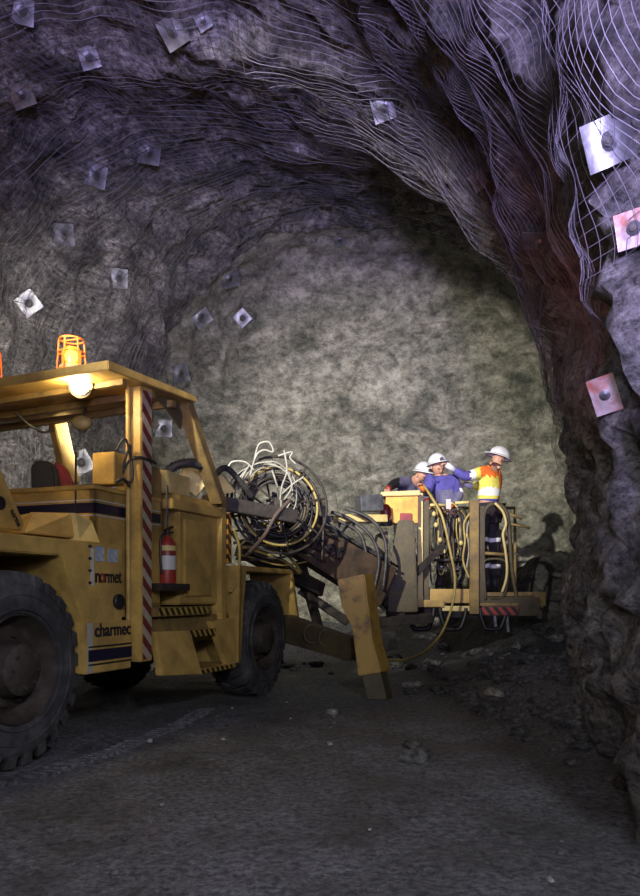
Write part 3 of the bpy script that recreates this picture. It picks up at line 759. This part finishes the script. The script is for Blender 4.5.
# hose reel
rc = at(276, 508, 7.75); rax = Vector((.30, -.93, .10)).normalized()
ra = rax.orthogonal().normalized(); rb = rax.cross(ra)
def circ(c, r, n=40, a=ra, b=rb, ph=0, e=1): return [c+(a*math.cos(2*PI*i/n+ph)+b*math.sin(2*PI*i/n+ph)*e)*r for i in range(n)]
mb = MB()
for off in (-.16, .16):
    c = rc+rax*off
    mb.ring(circ(c, .50), .014, 8, True).ring(circ(c, .30), .010, 8, True)
    for k in range(8):
        q = PI*k/4+.2; d = ra*math.cos(q)+rb*math.sin(q); mb.cyl(c+d*.06, c+d*.5, .012, 6)
mb.cyl(rc-rax*.2, rc+rax*.2, .07, 16)
reel = obj('hose_reel', mb, 'dark', veh)
for k in range(11):
    r = random.uniform(.27, .42); c = rc+rax*random.uniform(-.13, .14)+ra*random.uniform(-.03, .03)+rb*random.uniform(-.03, .03)
    obj('hose_turn', MB().ring(circ(c, r), .013, 6, True), ['hose', 'hose', 'dark', 'olive', 'hose', 'yhose'][k % 6], reel, smooth=True)
for k, (cx, cy, r, e, tw) in enumerate([(264, 492, 29, 1.0, 0), (268, 488, 27, .95, .1), (262, 497, 33, 1.05, -.1), (272, 494, 30, .9, .2)]):
    c = at(cx, cy, 7.50); rr = r/F*7.5; X = Vector((1, .2+tw, 0)).normalized(); Y = Vector((.05, tw, 1)).normalized()
    obj('white_hose', MB().ring([c+X*math.cos(q)*rr*e+Y*math.sin(q)*rr+Vector((0, .04*math.sin(3*q+k), 0)) for q in frange(0, 2*PI, .2)[:-1]], .0085, 6, True), 'whose', reel, smooth=True)
for pts in ([(254, 462), (258, 446), (264, 442), (270, 443), (273, 452), (264, 450), (256, 456), (250, 476)],
            [(284, 450), (287, 470), (282, 486), (280, 500)], [(278, 456), (292, 452), (290, 458), (296, 464)],
            [(227, 470), (232, 462), (245, 462), (254, 470)], [(304, 477), (293, 484), (282, 494)], [(238, 490), (242, 478), (250, 464)],
            [(286, 470), (292, 486), (284, 500)], [(281, 500), (281, 530)], [(272, 470), (278, 488)]):
    obj('white_hose', MB().tube([at(x, y, 7.45) for x, y in pts], .010), 'whose', reel, smooth=True)
obj('reel_hoop', MB().tube([at(300, 470, 7.9), at(315, 488, 7.9), at(323, 515, 7.9), at(322, 560, 7.9)], .014), 'dark', veh, smooth=True)
obj('reel_hoop', MB().tube([at(292, 466, 8.05), at(306, 482, 8.05), at(312, 508, 8.05), at(306, 530, 8.05)], .012), 'hose', veh, smooth=True)
obj('feed_hose', MB().tube([at(290, 500, 7.2), at(276, 515, 7.1), at(264, 536, 7.1), at(246, 556, 7.3)], .020), mat('brown hose', (.10, .07, .055, 1), None, bump=0), veh, smooth=True)
# tangle of hydraulic hoses below the reel
for k in range(16):
    x0 = random.uniform(232, 262); y0 = random.uniform(505, 560)
    pts = [at(x0, y0, 7.6+random.uniform(0, .4)), at(x0+random.uniform(10, 25), y0+random.uniform(-16, 10), 7.8), at(x0+random.uniform(30, 50), y0+random.uniform(-8, 16), 8.0), at(x0+random.uniform(55, 85), y0+random.uniform(5, 35), 8.3)]
    obj('hydraulic_hose', MB().tube(pts, random.uniform(.010, .018)), random.choice(['hose', 'hose', 'hose', 'dark', 'yhose']), veh, smooth=True)
obj('looped_hose', MB().tube([V(2.72, .0, 1.62), V(2.80, .02, 1.45), V(2.82, .0, 1.22), V(2.74, .0, 1.10), V(2.66, .0, 1.04)], .014), 'yhose', veh, smooth=True)

# rear frame, boom and lift arm
mb = MB().beam(at(300, 590, 8.9), at(348, 622, 9.0), .12, .10).beam(at(240, 548, 7.9), at(320, 590, 8.8), .14, .16)
mb.beam(at(322, 640, 8.9), at(300, 560, 8.6), .08, .10)
mb.vbox(4.2, 4.75, -1.5, -.35, .55, 1.15)
obj('rear_frame', mb, 'dark', veh, bevel=.006)
b0, b1 = at(268, 520, 8.15), at(384, 588, 8.75)
mb = MB().beam(b0, b1, .26, .36, UZ, .26, .50); bm_ = obj('boom', mb, mat('shade darkened boom paint', (.085, .052, .03, 1), (.03, .022, .016, 1), .6, 0, 5), veh, bevel=.015)  # shadow of the reel put into the boom's dark colour
bd = (b1-b0).normalized(); bx = bd.cross(UZ).normalized(); by = bx.cross(bd)
if bx.y > 0: bx = -bx
tx = b0+bx*.15+bd*.10-by*.02
obj('lettering', text_mb('normet', .26, tx, bd, by, .004, .004), 'black', bm_)
mb = MB()
for o_ in (.22, .26, .31): mb.tube([b0+by*o_*.9+bx*random.uniform(-.1, .1)-bd*.1, b0+by*(o_+.02)+bd*.5, b0+by*(o_-.02)+bd*1.0, b1+by*o_+bd*.05], .016)
obj('boom_hose', mb, 'hose', veh, smooth=True)
for pts in ([(331, 512), (352, 520), (372, 538), (379, 562), (372, 598)], [(338, 520), (360, 534), (366, 560), (360, 592)], [(345, 508), (372, 520), (386, 545), (383, 590)]):
    obj('boom_hose', MB().tube([at(x, y, 8.55) for x, y in pts], .020), 'hose', veh, smooth=True)
mb = MB().beam(at(300, 514, 8.3), at(388, 560, 9.0), .06, .05).beam(at(300, 524, 8.35), at(330, 519, 8.6), .07, .07)
obj('boom_cylinder', mb, 'steel', veh)
# lattice deck with grey box
mb = MB().beam(at(336, 519, 8.7), at(384, 519, 8.9), .22, .085); dk = obj('boom_deck', mb, 'cream', veh, bevel=.006)
mb = MB().beam(at(358, 504, 8.75), at(380, 503, 8.85), .18, .19); obj('grey_box', mb, 'steel', dk, bevel=.008)
obj('thin_rod', MB().cyl(at(354, 494, 8.7), at(362, 475, 8.7), .004, 6), 'dark', dk)
obj('thin_rod', MB().cyl(at(338, 508, 8.7), at(332, 478, 8.7), .004, 6), 'dark', dk)
mb = MB()
for x in (310, 322, 338, 352, 366): mb.beam(at(x, 530, 8.8), at(x+3, 506 if x < 330 else 520, 8.8), .035, .035)
mb.beam(at(305, 518, 8.8), at(388, 518, 8.9), .05, .05)
mb.beam(at(316, 519, 8.8), at(362, 556, 8.8), .04, .05).beam(at(330, 548, 8.9), at(352, 520, 8.9), .03, .03)
obj('boom_bracket', mb, 'dark', veh)
# lift arm
yl = 9.05
mb = MB().prism([(388, 612), (391, 560), (398, 520), (414, 520), (416, 560), (418, 612)], lambda x, y: at(x, y, yl), lambda x, y: at(x, y, yl)+Vector((.02, .28, 0)))
la = obj('lift_arm', mb, 'olive', veh, bevel=.012)
mb = MB()
for x, y, r in ((399, 585, .04), (394, 600, .03)): p = at(x, y, yl); mb.cyl(p+Vector((0, .02, 0)), p-Vector((0, .03, 0)), r, 14)
obj('pin', mb, 'black', la)
mb = MB().prism([(375, 535), (388, 530), (390, 605), (384, 612), (372, 600)], lambda x, y: at(x, y, yl+.1), lambda x, y: at(x, y, yl+.1)+Vector((.02, .22, 0)))
obj('link_plate', mb, 'olive', veh, bevel=.012)
obj('lift_cylinder', MB().beam(at(414, 575, 9.2), at(444, 545, 9.3), .07, .07).cyl(at(410, 580, 9.2), at(384, 606, 9.1), .05, 12), 'dark', veh)
mb = MB().beam(at(378, 622, 9.0), at(430, 618, 9.15), .22, .12).beam(at(388, 632, 9.0), at(391, 650, 9.0), .12, .16)
obj('lower_link', mb, 'dark', veh, bevel=.01)
# stabiliser: arm reaching out from behind the rear wheel and the yellow jack leg
j0 = Vector((.35, 7.35, 0))
mb = MB().beam(at(286, 628, 8.25), at(352, 649, 7.55), .16, .30, UZ, .16, .22)
oa = obj('outrigger_arm', mb, 'olive', veh, bevel=.01)
obj('coil_mark', MB().ring([at(312+8*math.cos(q), 634+9*math.sin(q), 7.83) for q in frange(0, 2*PI, .4)[:-1]], .008, 6, True).ring([at(326+7*math.cos(q), 638+8*math.sin(q), 7.72) for q in frange(0, 2*PI, .4)[:-1]], .008, 6, True), 'olive', oa)
Yj = 7.3
mb = MB().prism([(337, 580), (364, 574), (372, 640), (381, 672), (358, 676), (352, 628), (341, 606)], lambda x, y: at(x, y, Yj), lambda x, y: at(x+10, y-1, Yj+.20))
jk = obj('jack_leg', mb, 'worn', veh, bevel=.010)
p = at(357, 597, Yj); obj('pivot_pin', MB().cyl(p-Vector((0, .02, 0)), p+Vector((0, .03, 0)), .05, 18), 'worn', jk, bevel=.003)
mb = MB().prism([(362, 674), (380, 670), (387, 700), (368, 701)], lambda x, y: at(x, y, Yj+.03), lambda x, y: at(x+6, y, Yj+.17)); obj('inner_leg', mb, 'olive', jk)
fq = at(378, 700, Yj+.1); mb = MB().hexa([fq+Vector((a*.13, b*.12, c*.02)) for c in (-1, 1) for a, b in ((-1, -1), (1, -1), (1, 1), (-1, 1))]); obj('foot', mb, 'dark', jk, bevel=.006)

# ------------------------------------------------------------------ man basket
YP = 9.45
FZ = 1.045   # top of basket deck
def W3(x, y, z): return Vector((x, y, z))
def px(x, Y): return (x-320)/F*Y
bk = MB()
bk.hexa([W3(*p) for z in (FZ-.05, FZ) for p in ((px(412, YP), YP, z), (px(532, YP), YP, z), (px(532, YP), YP+1.25, z), (px(412, YP), YP+1.25, z))])
basket = obj('basket_floor', bk, 'dirty_shaded', veh, bevel=.006)
def zz(y, Y=YP): return CH+(HOR-y)/F*Y
def fbox(x0, x1, y0, y1, name, mt, par=basket, Y=YP, th=.08, bev=.006):
    a, b = px(x0, Y), px(x1, Y); z0, z1 = zz(y1, Y), zz(y0, Y)
    mb = MB().hexa([W3(*p) for z in (z0, z1) for p in ((a, Y, z), (b, Y, z), (b, Y+th, z), (a, Y+th, z))])
    return obj(name, mb, mt, par, bevel=bev)
fbox(430, 478, 589, 603, 'kick_plate', 'yellow', Y=YP-.06)
fbox(415, 444, 600, 607, 'floor_beam', 'yellow', Y=YP-.10)
fbox(441, 478, 606, 611, 'floor_beam', 'cream', Y=YP-.06)
fbox(470, 479, 500, 614, 'corner_post', 'dirty_shaded', Y=YP-.10)  # darker paint in place of the shade low on the basket
fbox(477, 485, 506, 606, 'gate_post', 'olive', Y=YP-.04)  # shade put into the gate colour, here and on the hoops
fbox(480, 519, 603, 606, 'gate_sill', 'dirty_shaded', Y=YP-.05)
fbox(482, 518, 607, 615, 'hazard_tape', hz_red, Y=YP-.09, th=.03, bev=0)
fbox(482, 540, 597, 616, 'deck_edge', 'olive', Y=YP-.03, th=.06)
fbox(514, 546, 592, 606, 'side_tray', 'dirty_shaded', Y=YP+.1, th=.3)
def tubeobj(name, pts, r, mt, Y=YP, par=basket, dY=0, n=8):
    P = [at(p[0], p[1], Y+(p[2] if len(p) > 2 else 0)) for p in pts]
    return obj(name, MB().tube(P, r, n), mt, par, smooth=True)
tubeobj('gate_hoop', [(482, 604), (483, 540), (484, 515), (490, 505), (500, 505), (507, 514), (510, 540), (512, 570), (518, 604)], .026, 'olive')
tubeobj('gate_hoop', [(486, 600), (484, 570), (486, 560), (503, 560), (508, 570), (506, 590), (500, 598), (490, 598)], .016, 'olive', Y=YP-.03)
tubeobj('gate_bar', [(481, 553), (512, 555)], .022, 'dirty_shaded')
tubeobj('pale_hose', [(495, 503), (503, 512), (506, 524), (503, 534), (505, 548), (507, 566), (506, 580), (502, 592)], .017, 'cream', Y=YP-.08)
tubeobj('pale_hose', [(470, 513), (464, 524), (465, 542), (463, 560), (469, 578)], .014, 'yhose', Y=YP-.06)
tubeobj('pale_hose', [(471, 516), (467, 530), (469, 550), (466, 570)], .012, 'whose', Y=YP-.02)
tubeobj('side_rail', [(510, 514), (522, 519)], .014, 'dirty_shaded'); tubeobj('side_rail', [(511, 524), (530, 528)], .014, 'dirty_shaded'); tubeobj('side_rail', [(513, 553), (524, 556)], .014, 'olive')
tubeobj('top_rail', [(424, 505), (445, 505)], .020, 'cream'); tubeobj('top_rail', [(455, 503), (474, 502)], .020, 'cream')
tubeobj('back_rail', [(424, 508, 1.2), (515, 508, 1.2)], .022, 'dirty_shaded'); tubeobj('back_rail', [(424, 550, 1.2), (515, 550, 1.2)], .02, 'dirty_shaded')
for x in (424, 470, 515): tubeobj('back_post', [(x, 508, 1.2), (x, 596, 1.2)], .022, 'dirty_shaded')
tubeobj('mid_rail', [(424, 560), (470, 560)], .02, 'dark')
fbox(418, 423, 493, 600, 'corner_post', 'cream', Y=YP-.1)
fbox(424, 429, 500, 604, 'corner_post', 'olive', Y=YP-.08)
# control panel
cp = fbox(386, 418, 494, 523, 'control_panel', mat('ochre panel', (.80, .42, .06, 1), (.55, .25, .04, 1), .5), veh, Y=YP-.25, th=.20)
a = at(381, 496, YP-.30); b = at(420, 495, YP-.30)
obj('panel_lid', MB().hexa([a, b, b+Vector((0, .32, .0)), a+Vector((0, .32, 0)), a+UZ*.05, b+UZ*.06, b+Vector((0, .32, .05)), a+Vector((0, .32, .05))]), 'cream', cp, bevel=.006)
fbox(400, 412, 513, 524, 'panel_gauge', 'red', cp, Y=YP-.29, th=.05)
p = at(386, 512, YP-.32); obj('red_lamp', MB().ell(p, .07, .06, .10, 14), 'red', cp, smooth=True)
p = at(386, 524, YP-.32); obj('lamp_base', MB().cyl(p-UZ*.02, p+UZ*.05, .08, 14), 'dark', cp)
# brackets below the deck
for x0 in (408, 440, 480):
    Yb = YP-.05
    tubeobj('step_bracket', [(x0, 608), (x0+1, 616), (x0+5, 627), (x0+7, 629), (x0+18, 629), (x0+21, 627), (x0+25, 616), (x0+26, 608)], .030, 'black', Y=Yb, n=6)
mb = MB()
mb.beam(at(400, 612, YP+.3), at(535, 612, YP+.3), .16, .14); mb.beam(at(415, 608, YP+.2), at(395, 612, 9.15), .25, .14)
obj('basket_beam', mb, 'dark', basket)
for x in (494, 506): obj('hanging_strap', MB().beam(at(x, 612, YP), at(x+2, 632, YP), .05, .03), 'steel', basket)
# hose coils hanging in the basket
for k in range(20):
    x0 = random.uniform(431, 464); wd = random.uniform(4, 9); y0 = random.uniform(504, 516); y1 = random.uniform(545, 582)
    Yh = random.uniform(.0, .22)
    pts = [(x0-wd, y0+6, Yh), (x0-wd*1.1, (y0+y1)/2, Yh), (x0-wd*.5, y1, Yh+.03), (x0+wd*.5, y1-2, Yh+.05), (x0+wd*1.1, (y0+y1)/2, Yh+.06), (x0+wd*.8, y0+4, Yh+.05), (x0, y0-2, Yh)]
    tubeobj('coiled_hose', pts, random.uniform(.009, .016), ['hose', 'hose', 'olive', 'hose', 'cream', 'dark', 'hose', 'yhose'][k % 8], n=6)
for x, y in ((434, 514), (436, 525), (440, 540), (461, 543), (466, 536), (441, 552)): obj('hose_fitting', MB().ell(at(x, y, YP-.02), .03, .03, .035, 8), 'cream', basket, smooth=True)
fbox(446, 451, 499, 509, 'white_tag', 'white', Y=YP-.07, th=.01, bev=0)
# yellow hose hanging from the basket to the floor
hp = [at(424, 486, 9.35), at(432, 498, 9.2), at(442, 516, 9.12), at(450, 550, 9.1), at(455, 580, 9.1), at(452, 606, 9.1), at(441, 634, 9.0), at(424, 652, 8.6), at(404, 660, 8.0), at(386, 660, 7.6)]
obj('yellow_hose', MB().tube(hp, .016, 8), 'yhose', veh, smooth=True)

# ------------------------------------------------------------------ fire extinguisher
ec = V(1.68, -.06, 1.05)
ext = thing('fire_extinguisher', ec, 'red fire extinguisher with white label hanging in the gap behind the striped post', 'fire extinguisher')
ec = ec+UZ*.05
obj('cylinder', MB().lathe([(0, 0), (.066, 0), (.07, .02), (.07, .31), (.055, .345), (.025, .37), (.02, .39)], ec, UZ, 24), 'red', ext, smooth='auto')
obj('paper_label', MB().lathe([(.0712, .11), (.0712, .22)], ec, UZ, 24), 'white', ext, smooth=True)
obj('top_label', MB().lathe([(.0712, .26), (.0712, .30)], ec, UZ, 24), 'cream', ext, smooth=True)
obj('valve', MB().cyl(ec+UZ*.38, ec+UZ*.43, .022, 12).beam(ec+UZ*.42-UD*.03, ec+UZ*.46+UD*.08, .02, .015).beam(ec+UZ*.40-UD*.03, ec+UZ*.41+UD*.08, .02, .012), 'black', ext)
obj('hose', MB().tube([ec+UZ*.40-UD*.02, ec+UZ*.36-UD*.09, ec+UZ*.2-UD*.095, ec+UZ*.08-UD*.08], .010), 'hose', ext, smooth=True)
obj('hanger', MB().beam(ec+UZ*.45-UN*.0, ec+UZ*.78, .02, .01, UN), 'steel', ext)
obj('support_plate', MB().vbox(1.46, 1.88, -.5, .03, 1.045, 1.10), 'dark', veh)

# ------------------------------------------------------------------ people
def skinmesh(nodes, edges, grow=0.0, sub=2, root=0):
    me = bpy.data.meshes.new('s'); keys = list(nodes)
    idx = {k: i for i, k in enumerate(keys)}
    me.from_pydata([nodes[k][0] for k in keys], [(idx[a], idx[b]) for a, b in edges], [])
    o = bpy.data.objects.new('s', me); COL.objects.link(o)
    o.modifiers.new('k', 'SKIN')
    sv = me.skin_vertices
    if not sv:
        bm = bmesh.new(); bm.from_mesh(me); bm.verts.layers.skin.verify(); bm.to_mesh(me); bm.free()
        sv = me.skin_vertices
    d = sv[0].data
    for i, k in enumerate(keys):
        r = nodes[k][1]; r = r if isinstance(r, tuple) else (r, r)
        d[i].radius = (r[0]+grow, r[1]+grow); d[i].use_root = (i == root)
    o.modifiers['k'].use_smooth_shade = True
    s = o.modifiers.new('b', 'SUBSURF'); s.levels = sub; s.render_levels = sub
    bpy.context.view_layer.update()
    m2 = bpy.data.meshes.new_from_object(o.evaluated_get(bpy.context.evaluated_depsgraph_get()))
    mb = MB(); mb.add([v.co.copy() for v in m2.vertices], [tuple(p.vertices) for p in m2.polygons])
    bpy.data.objects.remove(o); bpy.data.meshes.remove(m2); return mb
def person(J, label, facing, jacket, sleeve_mats, trousers='trouser', matfn=None, gloves='skin', hel=True):
    """J: joint name -> world point"""
    J = {k: Vector(v) for k, v in J.items()}
    root = thing('person', Vector((J['pelvis'].x, J['pelvis'].y, FZ)), label, 'person', None)
    R = dict(pelvis=(.145, .145), belly=(.14, .14), chest=(.165, .15), neck=.055, head0=.075, head=.095, crown=.08,
             shl=.070, ell=.052, wrl=.034, shr=.070, elr=.052, wrr=.034, hal=.026, har=.026,
             hil=.085, knl=.062, anl=.042, tol=.036, hir=.085, knr=.062, anr=.042, tor=.036)
    nodes = {k: (J[k], R[k]) for k in R if k in J}
    E_ = [('pelvis', 'belly'), ('belly', 'chest'), ('chest', 'neck'), ('neck', 'head0'), ('head0', 'head'), ('head', 'crown'),
          ('chest', 'shl'), ('shl', 'ell'), ('ell', 'wrl'), ('wrl', 'hal'), ('chest', 'shr'), ('shr', 'elr'), ('elr', 'wrr'), ('wrr', 'har'),
          ('pelvis', 'hil'), ('hil', 'knl'), ('knl', 'anl'), ('anl', 'tol'), ('pelvis', 'hir'), ('hir', 'knr'), ('knr', 'anr'), ('anr', 'tor')]
    thin = {k: (v[0], (tuple(q*.78 for q in v[1]) if isinstance(v[1], tuple) else v[1]*(.85 if k in ('shl', 'shr', 'ell', 'elr', 'hil', 'hir', 'knl', 'knr') else 1))) for k, v in nodes.items()}
    body = skinmesh(thin, E_)
    # fingers and face
    fc = Vector(facing).normalized()
    for s in 'lr':
        h = J['ha'+s]; d = (h-J['wr'+s]).normalized(); sd = d.cross(UZ).normalized() if abs(d.z) < .9 else Vector((1, 0, 0)); dn = sd.cross(d)
        if dn.z > 0: dn = -dn
        for k, L_ in enumerate((.062, .075, .070, .055)):
            q = h+sd*(k-1.5)*.017+d*.01
            body.tube([q, q+d*L_*.5+dn*.008, q+d*L_*.8+dn*.03, q+d*L_*.75+dn*.05], .0085, 6, False, 3)
        q = h-d*.03+sd*.022; body.tube([q, q+sd*.022+d*.02+dn*.01, q+sd*.018+d*.045+dn*.03], .0095, 6, False, 3)
    hd = J['head']; side = fc.cross(UZ).normalized()
    body.ell(hd+fc*.105-UZ*.02, .014, .014, .022, 8)
    for s in (-1, 1): body.ell(hd+side*s*.095-UZ*.01, .015, .018, .03, 8)
    o = obj('body', body, ['skin'], root, smooth=True)
    e = MB()
    for s in (-1, 1): e.ell(hd+fc*.093+side*s*.032+UZ*.005, .010, .010, .007, 8)
    e.ell(hd+fc*.092-UZ*.062, .022, .022, .006, 8)
    obj('face_detail', e, 'black', root, smooth=True)
    # jacket
    jn = {k: nodes[k] for k in ('pelvis', 'belly', 'chest', 'shl', 'ell', 'wrl', 'shr', 'elr', 'wrr')}
    jn['collar'] = (J['chest']*.45+J['neck']*.55, .07)
    je = [x for x in E_ if x[0] in jn and x[1] in jn]+[('chest', 'collar')]
    jk_ = skinmesh(jn, je, .018)
    if matfn: jk_.m = [matfn(sum((jk_.v[i] for i in f), Vector())/len(f)) for f in jk_.f]
    obj('jacket', jk_, sleeve_mats, root, smooth=True)
    tn = {k: nodes[k] for k in ('pelvis', 'hil', 'knl', 'anl', 'hir', 'knr', 'anr')}
    obj('trousers', skinmesh(tn, [x for x in E_ if x[0] in tn and x[1] in tn], .014), trousers, root, smooth=True)
    bt = MB()
    for s in 'lr':
        a, t_ = J['an'+s], J['to'+s]; d = (t_-a); d.z = 0; d = d.normalized()
        bt.ring([a+UZ*.14, a+UZ*.04, a-UZ*.03], [.062, .06, .062], 12)
        bt.ring([a-d*.05-UZ*.035, a+d*.05-UZ*.03, a+d*.14-UZ*.045, a+d*.19-UZ*.055], [.045, .05, .045, .03], 10)
        k = J['kn'+s]; obj('reflective_band', MB().ring([k*.55+a*.45, k*.45+a*.55], .084, 14), 'tape', root, smooth=True)
        hp_ = J['hi'+s]; obj('reflective_band', MB().ring([k*.86+hp_*.14, k*.74+hp_*.26], .10, 14), 'tape', root, smooth=True)
    obj('boots', bt, 'boot', root, smooth=True)
    # gloves
    g = MB()
    for s in 'lr':
        h, w_ = J['ha'+s], J['wr'+s]; g.ring([w_+(w_-h)*.2, w_*.3+h*.7, h+(h-w_)*.15], [.042, .040, .034], 10)
    obj('gloves', g, gloves, root, smooth=True)
    # helmet
    up = (J['crown']-J['head']).normalized(); c = J['head']+up*.045
    f2 = (fc-up*fc.dot(up)).normalized(); s2 = up.cross(f2)
    hm = MB(); k = 20; R_ = 8
    for i in range(R_+1):
        t_ = PI/2*i/R_
        for j in range(k):
            a = 2*PI*j/k; rad = math.cos(t_)
            hm.v.append(c+(f2*math.cos(a)*.15+s2*math.sin(a)*.125)*rad+up*.14*math.sin(t_))
    for i in range(R_):
        for j in range(k): hm.f.append((i*k+j, i*k+(j+1) % k, (i+1)*k+(j+1) % k, (i+1)*k+j)); hm.m.append(0)
    hel_ = obj('helmet', hm, 'helmet', root, smooth=True)
    br = MB(); n_ = 24; kk = len(br.v)
    for rr, zz_ in ((1.0, 0), (1.17, -.012), (1.17, -.004), (1.0, .012)):
        for j in range(n_):
            a = 2*PI*j/n_; ext_ = 1+.18*max(0, math.cos(a)) if rr > 1 else 1
            br.v.append(c+(f2*math.cos(a)*.15*rr*ext_+s2*math.sin(a)*.125*rr)+up*zz_)
    for q in range(4):
        for j in range(n_): br.f.append((q*n_+j, q*n_+(j+1) % n_, ((q+1) % 4)*n_+(j+1) % n_, ((q+1) % 4)*n_+j)); br.m.append(0)
    obj('brim', br, 'helmet', hel_, smooth=True)
    obj('headlamp', MB().cyl(c+f2*.14+up*.03, c+f2*.18+up*.03, .022, 12), 'steel', hel_, smooth='auto')
    return root
def A3(x, y, Y): return at(x, y, Y)
Y1 = 9.92
fz1 = FZ+.085
def orange_fn(p):
    h = p.z
    sh = CH+(HOR-470)/F*Y1
    if p.x < A3(467, 0, Y1).x: return 2             # sleeve below the cuff
    if p.x < A3(472, 0, Y1).x and h > A3(0, 492, Y1).z: return 3
    if h < A3(0, 499, Y1).z: return 2
    if A3(0, 489, Y1).z > h > A3(0, 496, Y1).z: return 3
    if p.x > A3(497, 0, Y1).x or (A3(0, 485, Y1).z > h > A3(0, 481, Y1).z) or (h > A3(0, 478, Y1).z and p.x > A3(478, 0, Y1).x): return 1
    return 0
person(dict(pelvis=A3(488, 507, Y1), belly=A3(488, 494, Y1), chest=A3(489, 476, Y1), neck=A3(494, 468, Y1), head0=A3(496, 464, Y1), head=A3(498, 460, Y1), crown=A3(500, 454, Y1),
            shl=A3(482, 472, Y1-.1), ell=A3(465, 477, Y1-.2), wrl=A3(453, 469, Y1-.25), hal=A3(447, 465, Y1-.27),
            shr=A3(497, 472, Y1+.16), elr=A3(486, 485, Y1+.3), wrr=A3(471, 486, Y1+.3), har=A3(465, 484, Y1+.3),
            hil=A3(484, 513, Y1-.10), knl=A3(481, 546, Y1-.12), anl=Vector((A3(486, 0, Y1).x, Y1-.10, fz1)),
            tol=Vector((A3(475, 0, Y1).x, Y1-.12, fz1-.05)), hir=A3(492, 513, Y1+.10), knr=A3(494, 547, Y1+.12), anr=Vector((A3(497, 0, Y1).x, Y1+.12, fz1)), tor=Vector((A3(486, 0, Y1).x, Y1+.12, fz1-.05))),
       'person in orange and yellow hi-vis jacket and white helmet, arm reaching left across the basket', (-1, -.15, -.25),
       None, ['hiyel', 'orange', 'purple', 'tape'], matfn=orange_fn, gloves='helmet')
Y2 = 9.98
person(dict(pelvis=A3(449, 510, Y2), belly=A3(446, 497, Y2), chest=A3(442, 481, Y2-.05), neck=A3(439, 474, Y2-.09), head0=A3(438.5, 471, Y2-.10), head=A3(438, 467, Y2-.12), crown=A3(437, 461, Y2-.12),
            shl=A3(430, 479, Y2-.12), ell=A3(427, 493, Y2-.25), wrl=A3(424, 490, Y2-.42), hal=A3(422, 486, Y2-.46),
            shr=A3(454, 480, Y2+.02), elr=A3(460, 495, Y2-.12), wrr=A3(453, 505, Y2-.25), har=A3(448, 506, Y2-.29),
            hil=A3(445, 515, Y2), knl=A3(442, 548, Y2-.05), anl=Vector((A3(440, 0, Y2).x, Y2+.05, fz1)), tol=Vector((A3(438, 0, Y2).x, Y2-.10, fz1-.05)),
            hir=A3(454, 515, Y2), knr=A3(456, 548, Y2-.05), anr=Vector((A3(457, 0, Y2).x, Y2+.05, fz1)), tor=Vector((A3(456, 0, Y2).x, Y2-.10, fz1-.05))),
       'person in purple blue work clothes and white helmet, middle one of the three', (.25, -.85, -.45),
       None, ['purple', 'tape', 'greyblue'], matfn=lambda p: 1 if A3(457, 0, Y2).x < p.x and A3(0, 490, Y2).z > p.z > A3(0, 494, Y2).z else (2 if p.z < A3(0, 493, Y2).z else 0), gloves='orange')
Y3 = 10.35
person(dict(pelvis=A3(402, 506, Y3), belly=A3(405, 496, Y3), chest=A3(411, 485, Y3-.05), neck=A3(418, 478, Y3-.1), head0=A3(420, 477, Y3-.12), head=A3(423, 475, Y3-.15), crown=A3(424, 470, Y3-.16),
            shl=A3(406, 482, Y3-.2), ell=A3(395, 483, Y3-.45), wrl=A3(389, 488, Y3-.65), hal=A3(388, 489, Y3-.70),
            shr=A3(416, 484, Y3+.1), elr=A3(424, 492, Y3-.1), wrr=A3(427, 500, Y3-.2), har=A3(428, 504, Y3-.22),
            hil=A3(399, 511, Y3), knl=A3(400, 548, Y3-.02), anl=Vector((A3(416, 0, Y3).x, Y3+.05, fz1)), tol=Vector((A3(420, 0, Y3).x, Y3-.08, fz1-.05)),
            hir=A3(407, 511, Y3+.08), knr=A3(409, 548, Y3+.05), anr=Vector((A3(424, 0, Y3).x, Y3+.15, fz1)), tor=Vector((A3(428, 0, Y3).x, Y3, fz1-.05))),
       'person in grey blue jacket bent low behind the ochre control panel, red glove reaching left', (.3, -.8, -.5),
       None, ['greyblue', 'black'], matfn=lambda p: 1 if p.x < A3(399, 0, Y3-.4).x else 0, gloves='red')
